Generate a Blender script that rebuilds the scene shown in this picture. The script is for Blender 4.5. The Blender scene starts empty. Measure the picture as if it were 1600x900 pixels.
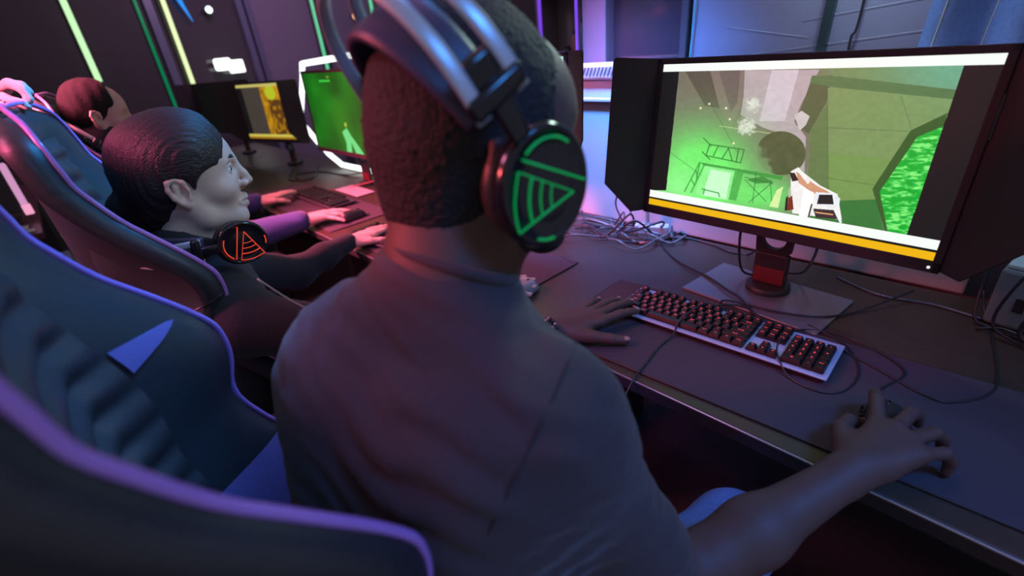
import bpy, bmesh, math, random
import numpy as np
from mathutils import Vector, Matrix
random.seed(4); rng = np.random.RandomState(4)
SC = bpy.context.scene
COL = SC.collection
PI = math.pi
# World frame: desk front edge runs along X, +Y goes into the desk, z = 0 is the desk top (floor at -0.75)
# ------------------------------------------------------------------ camera
CAM_F, CAM_YAW, CAM_PITCH, CAM_ROLL = 749.1, 0.8472, 0.4788, -0.1034
CAM_LOC = Vector((0, 0, 0.6292))
_f = Vector((-math.sin(CAM_YAW)*math.cos(CAM_PITCH), math.cos(CAM_YAW)*math.cos(CAM_PITCH), -math.sin(CAM_PITCH)))
_r = _f.cross(Vector((0, 0, 1))).normalized(); _u = _r.cross(_f)
_r2 = math.cos(CAM_ROLL)*_r + math.sin(CAM_ROLL)*_u
_u2 = -math.sin(CAM_ROLL)*_r + math.cos(CAM_ROLL)*_u
cd = bpy.data.cameras.new('camera'); cam = bpy.data.objects.new('camera', cd); COL.objects.link(cam)
m = Matrix((_r2, _u2, -_f)).transposed().to_4x4(); m.translation = CAM_LOC
cam.matrix_world = m
cd.sensor_width = 36; cd.lens = CAM_F/1600*36; cd.clip_start = 0.02; cd.clip_end = 60
cd.dof.use_dof = True; cd.dof.focus_distance = 1.0; cd.dof.aperture_fstop = 2.2
SC.camera = cam
# ------------------------------------------------------------------ colour management, world, lights
SC.view_settings.view_transform = 'Standard'
SC.view_settings.look = 'None'
SC.view_settings.gamma = 1
SC.view_settings.use_curve_mapping = False
SC.view_settings.exposure = 0.0
w = bpy.data.worlds.new('world'); SC.world = w; w.use_nodes = True
w.node_tree.nodes['Background'].inputs[0].default_value = (0.60, 0.55, 0.62, 1)
w.node_tree.nodes['Background'].inputs[1].default_value = 0.36
def area(name, loc, target, size, power, col, spread=None):
    l = bpy.data.lights.new(name, 'AREA'); l.energy = power; l.color = col
    l.shape = 'RECTANGLE'; l.size = size[0]; l.size_y = size[1]
    if spread: l.spread = math.radians(spread)
    o = bpy.data.objects.new(name, l); COL.objects.link(o); o.location = loc
    d = Vector(target) - Vector(loc); o.rotation_euler = d.to_track_quat('-Z', 'Y').to_euler()
    return o
area('pink_ceiling_lamp', (-2.4, -0.5, 1.35), (-1.9, 0.7, 0.0), (0.5, 0.5), 34, (1.0, 0.13, 0.24), 62)
area('blue_ceiling_lamp', (0.75, 0.60, 1.45), (-0.15, 0.52, 0.0), (0.35, 0.35), 2.4, (0.05, 0.28, 1.0), 60)
area('magenta_lamp', (-1.45, -0.85, 1.7), (-0.45, 0.12, 0.25), (0.3, 0.3), 1.1, (1.0, 0.25, 0.5), 42)  # added fill that reddens the back of the tee
area('blue_side_lamp', (1.0, 0.45, 1.75), (-0.38, 0.33, 0.65), (0.4, 0.4), 0.45, (0.05, 0.33, 1.0), 40)  # added fill for blue highlights on the headset bands
area('violet_ceiling_lamp', (-0.9, 0.7, 2.0), (-0.7, 0.2, 0.0), (0.5, 0.4), 2.4, (0.75, 0.22, 0.7))  # weak violet fill added from above, not a fixture
area('blue_wall_washer', (-0.98, 1.16, 1.15), (-1.0, 1.46, 0.15), (0.4, 0.1), 8, (0.10, 0.34, 1.0), 56)
area('board_washer', (-0.33, 1.32, 1.15), (-0.33, 1.55, 0.7), (0.12, 0.05), 1.7, (0.6, 0.78, 1.0), 120)
area('board_spot', (-0.37, 1.42, 0.84), (-0.37, 1.55, 0.72), (0.05, 0.03), 0.2, (0.6, 0.9, 1.0), 140)  # tiny light added close to the board to make a hot spot
area('pink_wall_washer', (-1.12, 1.34, 1.0), (-1.08, 1.46, 0.45), (0.2, 0.1), 0.7, (1.0, 0.16, 0.5), 50)
area('pink_back_lamp', (-1.1, -1.1, 1.5), (-1.4, -0.05, 0.5), (0.3, 0.3), 6, (1.0, 0.12, 0.3), 50)  # added pink fill for the standing person's hand and the chair side
area('red_back_lamp', (-1.15, -0.75, 1.0), (-0.42, 0.22, 0.40), (0.15, 0.15), 1.3, (1.0, 0.10, 0.12), 45)  # small red fill added for the nape
area('cool_desk_lamp', (-0.38, 0.95, 0.95), (-1.1, 0.25, 0.42), (0.12, 0.12), 0.10, (0.62, 0.90, 1.0), 28)  # added fill on the young man's cheek, no lamp stands on the desk
area('blue_front_lamp', (-1.25, 1.1, 1.5), (-1.35, 0.0, 0.50), (0.2, 0.2), 2.2, (0.02, 0.36, 1.0), 32)  # added blue fill for the inner side of the middle chair
area('pink_chair_lamp', (-1.2, -0.5, 1.05), (-1.43, -0.03, 0.62), (0.1, 0.1), 0.5, (1.0, 0.13, 0.3), 30)  # added pink fill for the hand on the chair top
area('blue_near_lamp', (-0.75, 0.95, 1.7), (-0.62, -0.05, 0.35), (0.15, 0.15), 1.0, (0.03, 0.36, 1.0), 26)  # added blue fill for the inner side of the nearest chair
area('screen_side_lamp', (-0.42, 0.93, 0.98), (-0.40, 0.42, 0.58), (0.10, 0.10), 0.16, (0.70, 1.0, 0.85), 30)  # added fill standing in for screen light on the forehead
area('violet_room_lamp', (-4.2, 1.6, 1.9), (-6, 2.4, 0.4), (0.6, 0.6), 30, (0.75, 0.42, 0.8))
# ------------------------------------------------------------------ materials
def lin(c):
    return tuple(((v/255)/12.92 if v/255 <= 0.04045 else ((v/255+0.055)/1.055)**2.4) for v in c)
MATS = {}
def mat(name, col, rough=0.5, metal=0.0, bump=None, spec=0.5, var=None, emit=None, coat=0.0, sheen=0.0, aniso=None):
    """col linear rgb; bump=(scale,strength[,stretch]); var=(scale,amount) colour variation"""
    if name in MATS: return MATS[name]
    M = bpy.data.materials.new(name); M.use_nodes = True; nt = M.node_tree; N = nt.nodes; L = nt.links
    b = N['Principled BSDF']
    b.inputs['Base Color'].default_value = (*col, 1); b.inputs['Roughness'].default_value = rough
    b.inputs['Metallic'].default_value = metal; b.inputs['Specular IOR Level'].default_value = spec
    b.inputs['Coat Weight'].default_value = coat
    b.inputs['Sheen Weight'].default_value = sheen
    tc = N.new('ShaderNodeTexCoord')
    def noise(scale, stretch=None, detail=4):
        n = N.new('ShaderNodeTexNoise'); n.inputs['Scale'].default_value = scale; n.inputs['Detail'].default_value = detail
        if stretch:
            mp = N.new('ShaderNodeMapping'); mp.inputs['Scale'].default_value = stretch
            L.new(tc.outputs['Object'], mp.inputs['Vector']); L.new(mp.outputs[0], n.inputs['Vector'])
        else: L.new(tc.outputs['Object'], n.inputs['Vector'])
        return n
    if var:
        n = noise(var[0], var[2] if len(var) > 2 else None)
        mx = N.new('ShaderNodeMix'); mx.data_type = 'RGBA'
        mx.inputs[6].default_value = (*[c*(1-var[1]) for c in col], 1)
        mx.inputs[7].default_value = (*[min(1, c*(1+var[1])) for c in col], 1)
        L.new(n.outputs[0], mx.inputs[0]); L.new(mx.outputs[2], b.inputs['Base Color'])
    if bump:
        n = noise(bump[0], bump[2] if len(bump) > 2 else None)
        bp = N.new('ShaderNodeBump'); bp.inputs['Strength'].default_value = bump[1]; bp.inputs['Distance'].default_value = 0.004
        L.new(n.outputs[0], bp.inputs['Height']); L.new(bp.outputs[0], b.inputs['Normal'])
    if emit:
        b.inputs['Emission Color'].default_value = (*emit[0], 1); b.inputs['Emission Strength'].default_value = emit[1]
    MATS[name] = M
    return M
def attr_emit(name, strength=1.0):
    M = bpy.data.materials.new(name); M.use_nodes = True; nt = M.node_tree
    b = nt.nodes['Principled BSDF']; b.inputs['Base Color'].default_value = (0.01, 0.01, 0.01, 1); b.inputs['Roughness'].default_value = 0.35
    a = nt.nodes.new('ShaderNodeAttribute'); a.attribute_name = 'pix'
    nt.links.new(a.outputs['Color'], b.inputs['Emission Color']); b.inputs['Emission Strength'].default_value = strength
    return M
M_black = mat('black_plastic', (0.024, 0.022, 0.025), 0.45, bump=(400, .05))
M_bezel = mat('bezel_plastic', (0.045, 0.032, 0.037), 0.8, spec=.1)
M_gloss = mat('glossy_black', (0.01, 0.01, 0.012), 0.15)
M_leather = mat('black_leather', (0.026, 0.027, 0.031), 0.42, bump=(160, .08), spec=.5)
M_piping = mat('violet_piping', (0.42, 0.20, 0.62), 0.35, coat=.4)
M_purple = mat('violet_fabric', (0.20, 0.13, 0.36), 0.6, bump=(300, .2))
M_metal = mat('brushed_metal', (0.35, 0.36, 0.38), 0.28, metal=0.9)
M_band = mat('satin_metal_band', (0.50, 0.51, 0.56), 0.33, metal=0.35)
M_alu = mat('keyboard_plate', (0.42, 0.54, 0.86), 0.36, metal=0.3, bump=(60, .1, (1, 30, 1)))  # silver plate, with blue light tinted into its colour
M_key = mat('keycap', (0.012, 0.010, 0.012), 0.38)
M_leg = mat('red_backlight', (0.3, 0.02, 0.03), 0.5, emit=((1.0, 0.06, 0.10), 0.9))
M_desk = mat('dark_wood', (0.050, 0.036, 0.027), 0.38, bump=(30, .12, (1, 14, 1)), var=(14, .45, (1, 16, 1)))
M_edge = mat('desk_edge_lip', (0.45, 0.45, 0.50), 0.2, metal=0.7)
M_mat = mat('mouse_mat_cloth', (0.050, 0.040, 0.056), 0.8, bump=(900, .2))
M_white = mat('white_enamel', (0.46, 0.47, 0.52), 0.35)
M_cable = mat('black_cable', (0.020, 0.022, 0.028), 0.35)
M_cableg = mat('grey_cable', (0.12, 0.13, 0.15), 0.2, coat=.5)
M_red = mat('red_panel', (0.13, 0.015, 0.02), 0.4)
M_skin_d = mat('deep_brown_skin', (0.090, 0.045, 0.040), 0.62, bump=(220, .12), var=(30, .25))
M_skin_l = mat('light_skin', (0.56, 0.40, 0.34), 0.5, bump=(260, .08), var=(25, .08))
M_nail = mat('fingernail', (0.42, 0.25, 0.23), 0.25)
M_hair_c = mat('cropped_curly_hair', (0.011, 0.009, 0.010), 0.75, bump=(230, 1.0), var=(150, .5))
M_hair_s = mat('combed_dark_hair', (0.016, 0.011, 0.013), 0.42, bump=(90, .6, (8, .8, 3)), spec=.5)
M_tee = mat('dark_cotton_tee', (0.042, 0.028, 0.034), 0.85, bump=(420, .25), sheen=.15)
M_knit = mat('black_cotton_knit', (0.013, 0.015, 0.022), 0.85, bump=(300, .3), sheen=.1)
M_sweat = mat('violet_sweater', (0.035, 0.055, 0.20), 0.9, bump=(200, .4), sheen=.2)
M_grey = mat('grey_blue_shirt', (0.22, 0.22, 0.34), 0.9, bump=(200, .3))
M_jean = mat('blue_denim', (0.13, 0.25, 0.55), 0.85, bump=(500, .3), var=(120, .25))
M_jeand = mat('dark_trousers', (0.03, 0.03, 0.04), 0.85, bump=(300, .3))
M_wall = mat('violet_grey_wall', (0.16, 0.13, 0.19), 0.8, var=(2, .1))
M_wallk = mat('black_wall', (0.032, 0.024, 0.027), 0.7)
M_floor = mat('dark_floor', (0.035, 0.035, 0.04), 0.5, var=(3, .3))
M_glass = mat('dark_window_glass', (0.05, 0.035, 0.05), 0.08, spec=.6)
M_frame = mat('dark_frame', (0.05, 0.045, 0.06), 0.4)
M_bluep = mat('glossy_blue_board', (0.21, 0.21, 0.31), 0.24, var=(6, .15), bump=(12, .03))
def led(name, col, s): return mat(name, tuple(c*.1 for c in col), 0.4, emit=(col, s))
L_green = led('led_pale_green', (0.58, 1.0, 0.50), 1.1)
L_yel = led('led_yellow_green', (0.82, 1.0, 0.50), 1.1)
L_dgreen = led('led_dim_green', (0.0, 0.22, 0.09), 0.8)
L_mint = led('led_mint', (0.16, 0.72, 0.38), 0.85)
L_vio = led('led_violet', (0.22, 0.06, 0.9), 0.9)
L_white = led('led_white', (0.93, 1.0, 0.97), 2.2)
L_hgreen = led('led_headset_green', (0.0, 0.75, 0.18), 0.30)
L_hred = led('led_headset_red', (1.0, 0.07, 0.03), 0.7)
# ------------------------------------------------------------------ object helpers
def setp(o, label=None, cat=None, group=None, kind=None):
    if label: o['label'] = label
    if cat: o['category'] = cat
    if group: o['group'] = group
    if kind: o['kind'] = kind
    return o
def empty(name, loc, rz=0, label=None, cat=None, group=None, scale=1):
    o = bpy.data.objects.new(name, None); COL.objects.link(o); o.location = loc; o.rotation_euler = (0, 0, rz)
    o.empty_display_size = .05; o.scale = (scale,)*3
    return setp(o, label, cat, group)
def link(name, me, M=None, parent=None, smooth=True, loc=None, rot=None):
    if M is not None and len(me.materials) == 0:
        for mm in (M if isinstance(M, (list, tuple)) else [M]): me.materials.append(mm)
    if smooth: me.polygons.foreach_set('use_smooth', [True]*len(me.polygons))
    o = bpy.data.objects.new(name, me); COL.objects.link(o)
    if parent is not None: o.parent = parent
    if loc is not None: o.location = loc
    if rot is not None: o.rotation_euler = rot
    return o
def from_bm(name, bm, M, parent=None, smooth=False, **k):
    bmesh.ops.recalc_face_normals(bm, faces=bm.faces)
    me = bpy.data.meshes.new(name); bm.to_mesh(me); bm.free()
    return link(name, me, M, parent, smooth, **k)
def add_box(bm, c, s, bev=0.0, rot=None, seg=2):
    r = bmesh.ops.create_cube(bm, size=1)
    vs = r['verts']
    for v in vs: v.co = Vector((v.co.x*s[0], v.co.y*s[1], v.co.z*s[2]))
    if bev > 0:
        es = list({e for v in vs for e in v.link_edges})
        q = bmesh.ops.bevel(bm, geom=es, offset=bev, segments=seg, affect='EDGES', profile=.5)
        vs = list({v for f in q['faces'] for v in f.verts} | {v for v in vs if v.is_valid})
    R = rot if rot is not None else Matrix.Identity(3)
    for v in vs: v.co = R @ v.co + Vector(c)
    return vs
def box(name, c, s, M, parent=None, bev=0.002, rot=None, **k):
    bm = bmesh.new(); add_box(bm, c, s, bev, rot); return from_bm(name, bm, M, parent, **k)
def catmull(pts, n=8, closed=False):
    P = [Vector(p) for p in pts]; out = []
    N = len(P)
    rng_ = range(N if closed else N-1)
    for i in rng_:
        if closed: p0, p1, p2, p3 = P[i-1], P[i], P[(i+1) % N], P[(i+2) % N]
        else:
            p1, p2 = P[i], P[i+1]; p0 = P[i-1] if i > 0 else p1*2-p2; p3 = P[i+2] if i+2 < N else p2*2-p1
        for k in range(n):
            t = k/n
            out.append(0.5*((2*p1)+(p2-p0)*t+(2*p0-5*p1+4*p2-p3)*t*t+(3*p1-p0-3*p2+p3)*t**3))
    if not closed: out.append(P[-1])
    return out
def add_tube(bm, pts, r, seg=8, closed=False, rfn=None, flat=None):
    """tube along pts; r radius (or rfn(i/n)); flat=(vector, a, b) makes a strip of half sizes a along vector, b across"""
    n = len(pts); rings = []
    prev = None
    for i, p in enumerate(pts):
        a = pts[i-1] if (i > 0 or closed) else pts[i]; b = pts[(i+1) % n] if (i < n-1 or closed) else pts[i]
        t = (Vector(b)-Vector(a))
        t = t.normalized() if t.length > 1e-9 else Vector((0, 0, 1))
        if flat: x = (flat[0]-t*t.dot(flat[0])).normalized()
        elif prev is None:
            x = t.orthogonal().normalized()
        else:
            x = (prev-t*t.dot(prev)).normalized()
        prev = x; y = t.cross(x)
        rr = rfn(i/(n-1)) if rfn else r
        ring = []
        for k in range(seg):
            an = 2*PI*(k+.5)/seg
            if flat:
                cx, sx = math.cos(an), math.sin(an)
                m_ = max(abs(cx), abs(sx)); q = 0.75
                cx, sx = cx/(m_**q), sx/(m_**q)
                ring.append(bm.verts.new(Vector(p)+x*cx*flat[1]+y*sx*flat[2]))
            else: ring.append(bm.verts.new(Vector(p)+x*math.cos(an)*rr+y*math.sin(an)*rr))
        rings.append(ring)
    for i in range(n if closed else n-1):
        A, B = rings[i], rings[(i+1) % n]
        for k in range(seg): bm.faces.new((A[k], A[(k+1) % seg], B[(k+1) % seg], B[k]))
    if not closed:
        bm.faces.new(rings[0][::-1]); bm.faces.new(rings[-1])
def tube(name, pts, r, M, parent=None, n=8, seg=8, closed=False, **k):
    bm = bmesh.new(); add_tube(bm, catmull(pts, n, closed) if n > 1 else [Vector(p) for p in pts], r, seg, closed, **k)
    return from_bm(name, bm, M, parent, True)
def add_lathe(bm, prof, seg=32, axis='Z', M4=None):
    rings = []
    for (r, z) in prof:
        ring = []
        for k in range(seg):
            a = 2*PI*k/seg
            v = Vector((r*math.cos(a), r*math.sin(a), z))
            if axis == 'X': v = Vector((v.z, v.x, v.y))
            if M4 is not None: v = M4 @ v
            ring.append(bm.verts.new(v))
        rings.append(ring)
    for A, B in zip(rings, rings[1:]):
        for k in range(seg): bm.faces.new((A[k], A[(k+1) % seg], B[(k+1) % seg], B[k]))
    bm.faces.new(rings[0][::-1]); bm.faces.new(rings[-1])
def lathe(name, prof, M, parent=None, seg=32, axis='Z', loc=(0, 0, 0), smooth=True, M4=None):
    bm = bmesh.new(); T = Matrix.Translation(loc) @ (M4 if M4 is not None else Matrix.Identity(4))
    add_lathe(bm, prof, seg, axis, T)
    o = from_bm(name, bm, M, parent, smooth)
    return o
def prism(name, poly, axis, t0, t1, M, parent=None, bev=0.0, smooth=False):
    """extrude 2d polygon; axis 'y': poly in (x,z) extruded from y=t0..t1; 'x': poly (y,z); 'z': poly (x,y)"""
    bm = bmesh.new()
    def P(a, b, t): return {'y': (a, t, b), 'x': (t, a, b), 'z': (a, b, t)}[axis]
    A = [bm.verts.new(P(a, b, t0)) for a, b in poly]; B = [bm.verts.new(P(a, b, t1)) for a, b in poly]
    bm.faces.new(A); bm.faces.new(B[::-1])
    n = len(poly)
    for i in range(n): bm.faces.new((A[i], A[(i+1) % n], B[(i+1) % n], B[i]))
    if bev: bmesh.ops.bevel(bm, geom=list(bm.edges), offset=bev, segments=2, affect='EDGES')
    return from_bm(name, bm, M, parent, smooth)
# ------------------------------------------------------------------ distance-field modelling (for bodies, cloth, hair)
def RC(a, b, ra, rb, k=0.02, op='+'): return ('rc', np.array(a, float), np.array(b, float), ra, rb, k, op)
def EL(c, r, k=0.02, op='+', R=None): return ('el', np.array(c, float), np.array(r, float), R, None, k, op)
def xf(prims, T):
    """transform primitives by a 4x4 numpy matrix with uniform scale"""
    s = np.cbrt(abs(np.linalg.det(T[:3, :3]))); out = []
    for p in prims:
        if p[0] == 'rc': out.append(('rc', T[:3, :3]@p[1]+T[:3, 3], T[:3, :3]@p[2]+T[:3, 3], p[3]*s, p[4]*s, p[5]*s, p[6]))
        else:
            R0 = p[3] if p[3] is not None else np.eye(3)
            out.append(('el', T[:3, :3]@p[1]+T[:3, 3], p[2]*s, (T[:3, :3]/s)@R0, None, p[5]*s, p[6]))
    return out
def sdf_verts(prims, h, disp=None, smooth=1, clip=None):
    lo = np.full(3, 1e9); hi = -lo
    for p in prims:
        if p[6] != '+': continue
        if p[0] == 'rc':
            r = max(p[3], p[4]); lo = np.minimum(lo, np.minimum(p[1], p[2])-r); hi = np.maximum(hi, np.maximum(p[1], p[2])+r)
        else:
            r = max(p[2]); lo = np.minimum(lo, p[1]-r); hi = np.maximum(hi, p[1]+r)
    lo -= 3*h; hi += 3*h
    n = np.ceil((hi-lo)/h).astype(int)+1
    F = np.full(n, 1.0, np.float32)
    ax = [lo[i]+h*np.arange(n[i]) for i in range(3)]
    for p in prims:
        k = p[5]; mg = k*1.2+3*h
        if p[0] == 'rc':
            r = max(p[3], p[4]); a = np.minimum(p[1], p[2])-r-mg; b = np.maximum(p[1], p[2])+r+mg
        else:
            r = max(p[2]); a = p[1]-r-mg; b = p[1]+r+mg
        i0 = np.clip(np.floor((a-lo)/h).astype(int), 0, n); i1 = np.clip(np.ceil((b-lo)/h).astype(int)+1, 0, n)
        if np.any(i1 <= i0): continue
        X = ax[0][i0[0]:i1[0], None, None].astype(np.float32); Y = ax[1][None, i0[1]:i1[1], None].astype(np.float32); Z = ax[2][None, None, i0[2]:i1[2]].astype(np.float32)
        if p[0] == 'rc':
            ba = p[2]-p[1]; L2 = float(ba@ba)+1e-12
            dx, dy, dz = X-p[1][0], Y-p[1][1], Z-p[1][2]
            t = np.clip((dx*ba[0]+dy*ba[1]+dz*ba[2])/L2, 0, 1)
            d = np.sqrt((dx-t*ba[0])**2+(dy-t*ba[1])**2+(dz-t*ba[2])**2)-(p[3]+(p[4]-p[3])*t)
        else:
            dx, dy, dz = X-p[1][0], Y-p[1][1], Z-p[1][2]
            if p[3] is not None:
                R = p[3]
                dx, dy, dz = (dx*R[0, 0]+dy*R[1, 0]+dz*R[2, 0], dx*R[0, 1]+dy*R[1, 1]+dz*R[2, 1], dx*R[0, 2]+dy*R[1, 2]+dz*R[2, 2])
            rx, ry, rz = p[2]
            k0 = np.sqrt((dx/rx)**2+(dy/ry)**2+(dz/rz)**2); k1 = np.sqrt((dx/rx**2)**2+(dy/ry**2)**2+(dz/rz**2)**2)
            d = k0*(k0-1)/np.maximum(k1, 1e-6)
        S = F[i0[0]:i1[0], i0[1]:i1[1], i0[2]:i1[2]]
        if p[6] == '+':
            hh = np.maximum(k-np.abs(S-d), 0)/k; S[...] = np.minimum(S, d)-hh*hh*k*.25
        elif p[6] == '-':
            d = -d; hh = np.maximum(k-np.abs(S-d), 0)/k; S[...] = np.maximum(S, d)+hh*hh*k*.25
    if clip is not None:
        for (nrm, off) in clip:
            P = (ax[0][:, None, None]*nrm[0]+ax[1][None, :, None]*nrm[1]+ax[2][None, None, :]*nrm[2]-off).astype(np.float32)
            np.maximum(F, P, out=F)
    if disp is not None: F -= disp(ax[0][:, None, None], ax[1][None, :, None], ax[2][None, None, :]).astype(np.float32)
    F[0] = F[-1] = 1; F[:, 0] = F[:, -1] = 1; F[:, :, 0] = F[:, :, -1] = 1
    S = F < 0
    c = S.astype(np.int8)
    s = c[:-1]+c[1:]; s = s[:, :-1]+s[:, 1:]; s = s[:, :, :-1]+s[:, :, 1:]
    cells = np.argwhere((s > 0) & (s < 8))
    if len(cells) == 0: return np.zeros((0, 3)), np.zeros((0, 4), int)
    idx = np.full(s.shape, -1, np.int32); idx[tuple(cells.T)] = np.arange(len(cells))
    off = [(i, j, k_) for i in (0, 1) for j in (0, 1) for k_ in (0, 1)]
    V = {o: F[cells[:, 0]+o[0], cells[:, 1]+o[1], cells[:, 2]+o[2]] for o in off}
    acc = np.zeros((len(cells), 3)); cnt = np.zeros(len(cells))
    for a in off:
        for d in range(3):
            if a[d] == 1: continue
            b = list(a); b[d] = 1; b = tuple(b)
            fa, fb = V[a], V[b]; m_ = (fa < 0) != (fb < 0)
            t = np.where(m_, fa/np.where(m_, fa-fb, 1), 0)
            pt = np.array(a, float)[None].repeat(len(cells), 0); pt[:, d] += t
            acc += pt*m_[:, None]; cnt += m_
    verts = lo+h*(cells+acc/cnt[:, None])
    faces = []
    for d in range(3):
        sl0 = [slice(None)]*3; sl1 = [slice(None)]*3; sl0[d] = slice(0, -1); sl1[d] = slice(1, None)
        A = S[tuple(sl0)]; B = S[tuple(sl1)]
        e = np.argwhere(A != B)
        u, v = [(1, 2), (2, 0), (0, 1)][d]
        e = e[(e[:, u] > 0) & (e[:, v] > 0) & (e[:, u] < s.shape[u]) & (e[:, v] < s.shape[v])]
        du = np.zeros(3, int); du[u] = 1; dv = np.zeros(3, int); dv[v] = 1
        q = np.stack([idx[tuple((e-du-dv).T)], idx[tuple((e-dv).T)], idx[tuple(e.T)], idx[tuple((e-du).T)]], 1)
        fl = ~A[tuple(e.T)]
        q[fl] = q[fl][:, ::-1]
        faces.append(q)
    faces = np.concatenate(faces); faces = faces[(faces >= 0).all(1)]
    for _ in range(smooth):
        s_ = np.zeros_like(verts); n_ = np.zeros(len(verts))
        for i in range(4):
            a, b = faces[:, i], faces[:, (i+1) % 4]
            for x_, y_ in ((a, b), (b, a)):
                for q_ in range(3): s_[:, q_] += np.bincount(x_, verts[y_, q_], len(verts))
                n_ += np.bincount(x_, minlength=len(verts))
        verts = verts*.5+.5*s_/np.maximum(n_, 1)[:, None]
    return verts, faces
def mesh_np(name, parts):
    vs, fs, o = [], [], 0
    for v, f in parts: vs.append(v); fs.append(f+o); o += len(v)
    v = np.concatenate(vs); f = np.concatenate(fs)
    me = bpy.data.meshes.new(name)
    me.vertices.add(len(v)); me.vertices.foreach_set('co', v.astype(np.float32).ravel())
    me.loops.add(len(f)*4); me.loops.foreach_set('vertex_index', f.astype(np.int32).ravel())
    me.polygons.add(len(f)); me.polygons.foreach_set('loop_start', np.arange(0, len(f)*4, 4, dtype=np.int32))
    me.polygons.foreach_set('loop_total', np.full(len(f), 4, dtype=np.int32))
    me.update(calc_edges=True); me.validate()
    return me
def sdf_obj(name, groups, M, parent=None):
    """groups: list of (prims, h) or (prims, h, kwargs)"""
    me = mesh_np(name, [sdf_verts(g[0], g[1], **(g[2] if len(g) > 2 else {})) for g in groups])
    return link(name, me, M, parent, True)
def folds(seedv, amp, fr, dirv, thr=0.0):
    r = np.random.RandomState(seedv); ks = [(np.array(dirv)*fr*(1+.5*r.rand())+r.randn(3)*fr*.35, r.rand()*6.28) for _ in range(4)]
    def fn(X, Y, Z):
        s = 0
        for k, ph in ks: s = s+np.sin(k[0]*X+k[1]*Y+k[2]*Z+ph)
        return amp*np.maximum(s/4, thr)
    return fn
# ------------------------------------------------------------------ hands
def unit(v): v = np.array(v, float); return v/np.linalg.norm(v)
def finger(K, T, lens, rads, N):
    K = np.array(K, float); T = np.array(T, float); D = T-K; d = np.linalg.norm(D); L = sum(lens)
    if d > L*.995: T = K+D/d*L*.995; D = T-K; d = np.linalg.norm(D)
    def chord(th):
        p = np.zeros(2); a = 0
        for l in lens: p = p+l*np.array([math.cos(a), -math.sin(a)]); a += th
        return p
    lo_, hi_ = 0.0, 2.2
    for _ in range(40):
        mid = (lo_+hi_)/2
        if np.linalg.norm(chord(mid)) > d: lo_ = mid
        else: hi_ = mid
    th = (lo_+hi_)/2; e = chord(th); a0 = math.atan2(-e[1], e[0])
    X = D/d; Nn = unit(N-X*np.dot(N, X)); pts = [K]; a = -a0; p = K.copy()
    for l in lens:
        p = p+l*(X*math.cos(a)-Nn*math.sin(a)); pts.append(p); a += th
    return [RC(pts[i], pts[i+1], rads[i], rads[i+1], .004) for i in range(3)], pts, Nn
def hand(W, F, N, side, tips, thumb, s=1.0):
    """W wrist, F forward, N back-of-hand normal, side: +1 thumb towards +(F x N). tips: four fingertip points"""
    W = np.array(W, float); F = unit(F); N = unit(np.array(N, float)-F*np.dot(N, F)); S = np.cross(F, N)*side
    kn = [W+s*(F*.088+S*.027), W+s*(F*.092+S*.007+N*.003), W+s*(F*.086-S*.013+N*.001), W+s*(F*.077-S*.031-N*.003)]
    L = [(.043, .026, .021), (.047, .030, .022), (.043, .028, .021), (.034, .021, .019)]
    Rr = [(.0105, .0092, .0083, .0070), (.0105, .0092, .0083, .0070), (.0100, .0088, .0078, .0066), (.0092, .0080, .0072, .0062)]
    P = []; nails = []
    for k, l, r, t in zip(kn, L, Rr, tips):
        P.append(RC(W+F*.012*s+(k-W-F*.08*s)*.35, k, .0150*s, .0115*s, .012*s))
        q, pts, Nn = finger(k, t, [x*s for x in l], [x*s for x in r], N)
        P += q; nails.append((pts[3], unit(pts[3]-pts[2]), Nn, r[3]*s))
    # palm filling and thumb
    P.append(RC(W+F*.03*s+S*.010*s-N*.006*s, W+F*.07*s+S*.012*s-N*.004*s, .017*s, .014*s, .014*s))
    P.append(RC(W+F*.03*s-S*.014*s-N*.006*s, W+F*.065*s-S*.018*s-N*.005*s, .016*s, .013*s, .014*s))
    tb = W+s*(F*.018+S*.020-N*.006)
    T = np.array(thumb, float); D = T-tb; d = np.linalg.norm(D); L3 = np.array([.046, .034, .028])*s
    q, pts, Nn = finger(tb, T, list(L3), [.0150*s, .0118*s, .0105*s, .0085*s], unit(S*.8+N*.5))
    P.append(RC(tb, pts[1], .0165*s, .0125*s, .014*s)); P += q
    nails.append((pts[3], unit(pts[3]-pts[2]), unit(N+S*.2-np.dot(N+S*.2, unit(pts[3]-pts[2]))*unit(pts[3]-pts[2])), .0085*s))
    return P, nails
def nails_obj(nails, parent, M=None):
    for (p, d, n, r) in nails:
        d = unit(d); n = unit(n-d*np.dot(n, d)); x = np.cross(d, n)
        bm = bmesh.new(); bmesh.ops.create_uvsphere(bm, u_segments=12, v_segments=8, radius=1)
        Mx = Matrix(((x[0], d[0], n[0]), (x[1], d[1], n[1]), (x[2], d[2], n[2])))
        for v in bm.verts: v.co = Vector(p)+Mx @ Vector((v.co.x*r*.72, v.co.y*r*.95+r*.1, v.co.z*r*.30+r*.78))
        from_bm('fingernail', bm, M or M_nail, parent, True)
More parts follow.
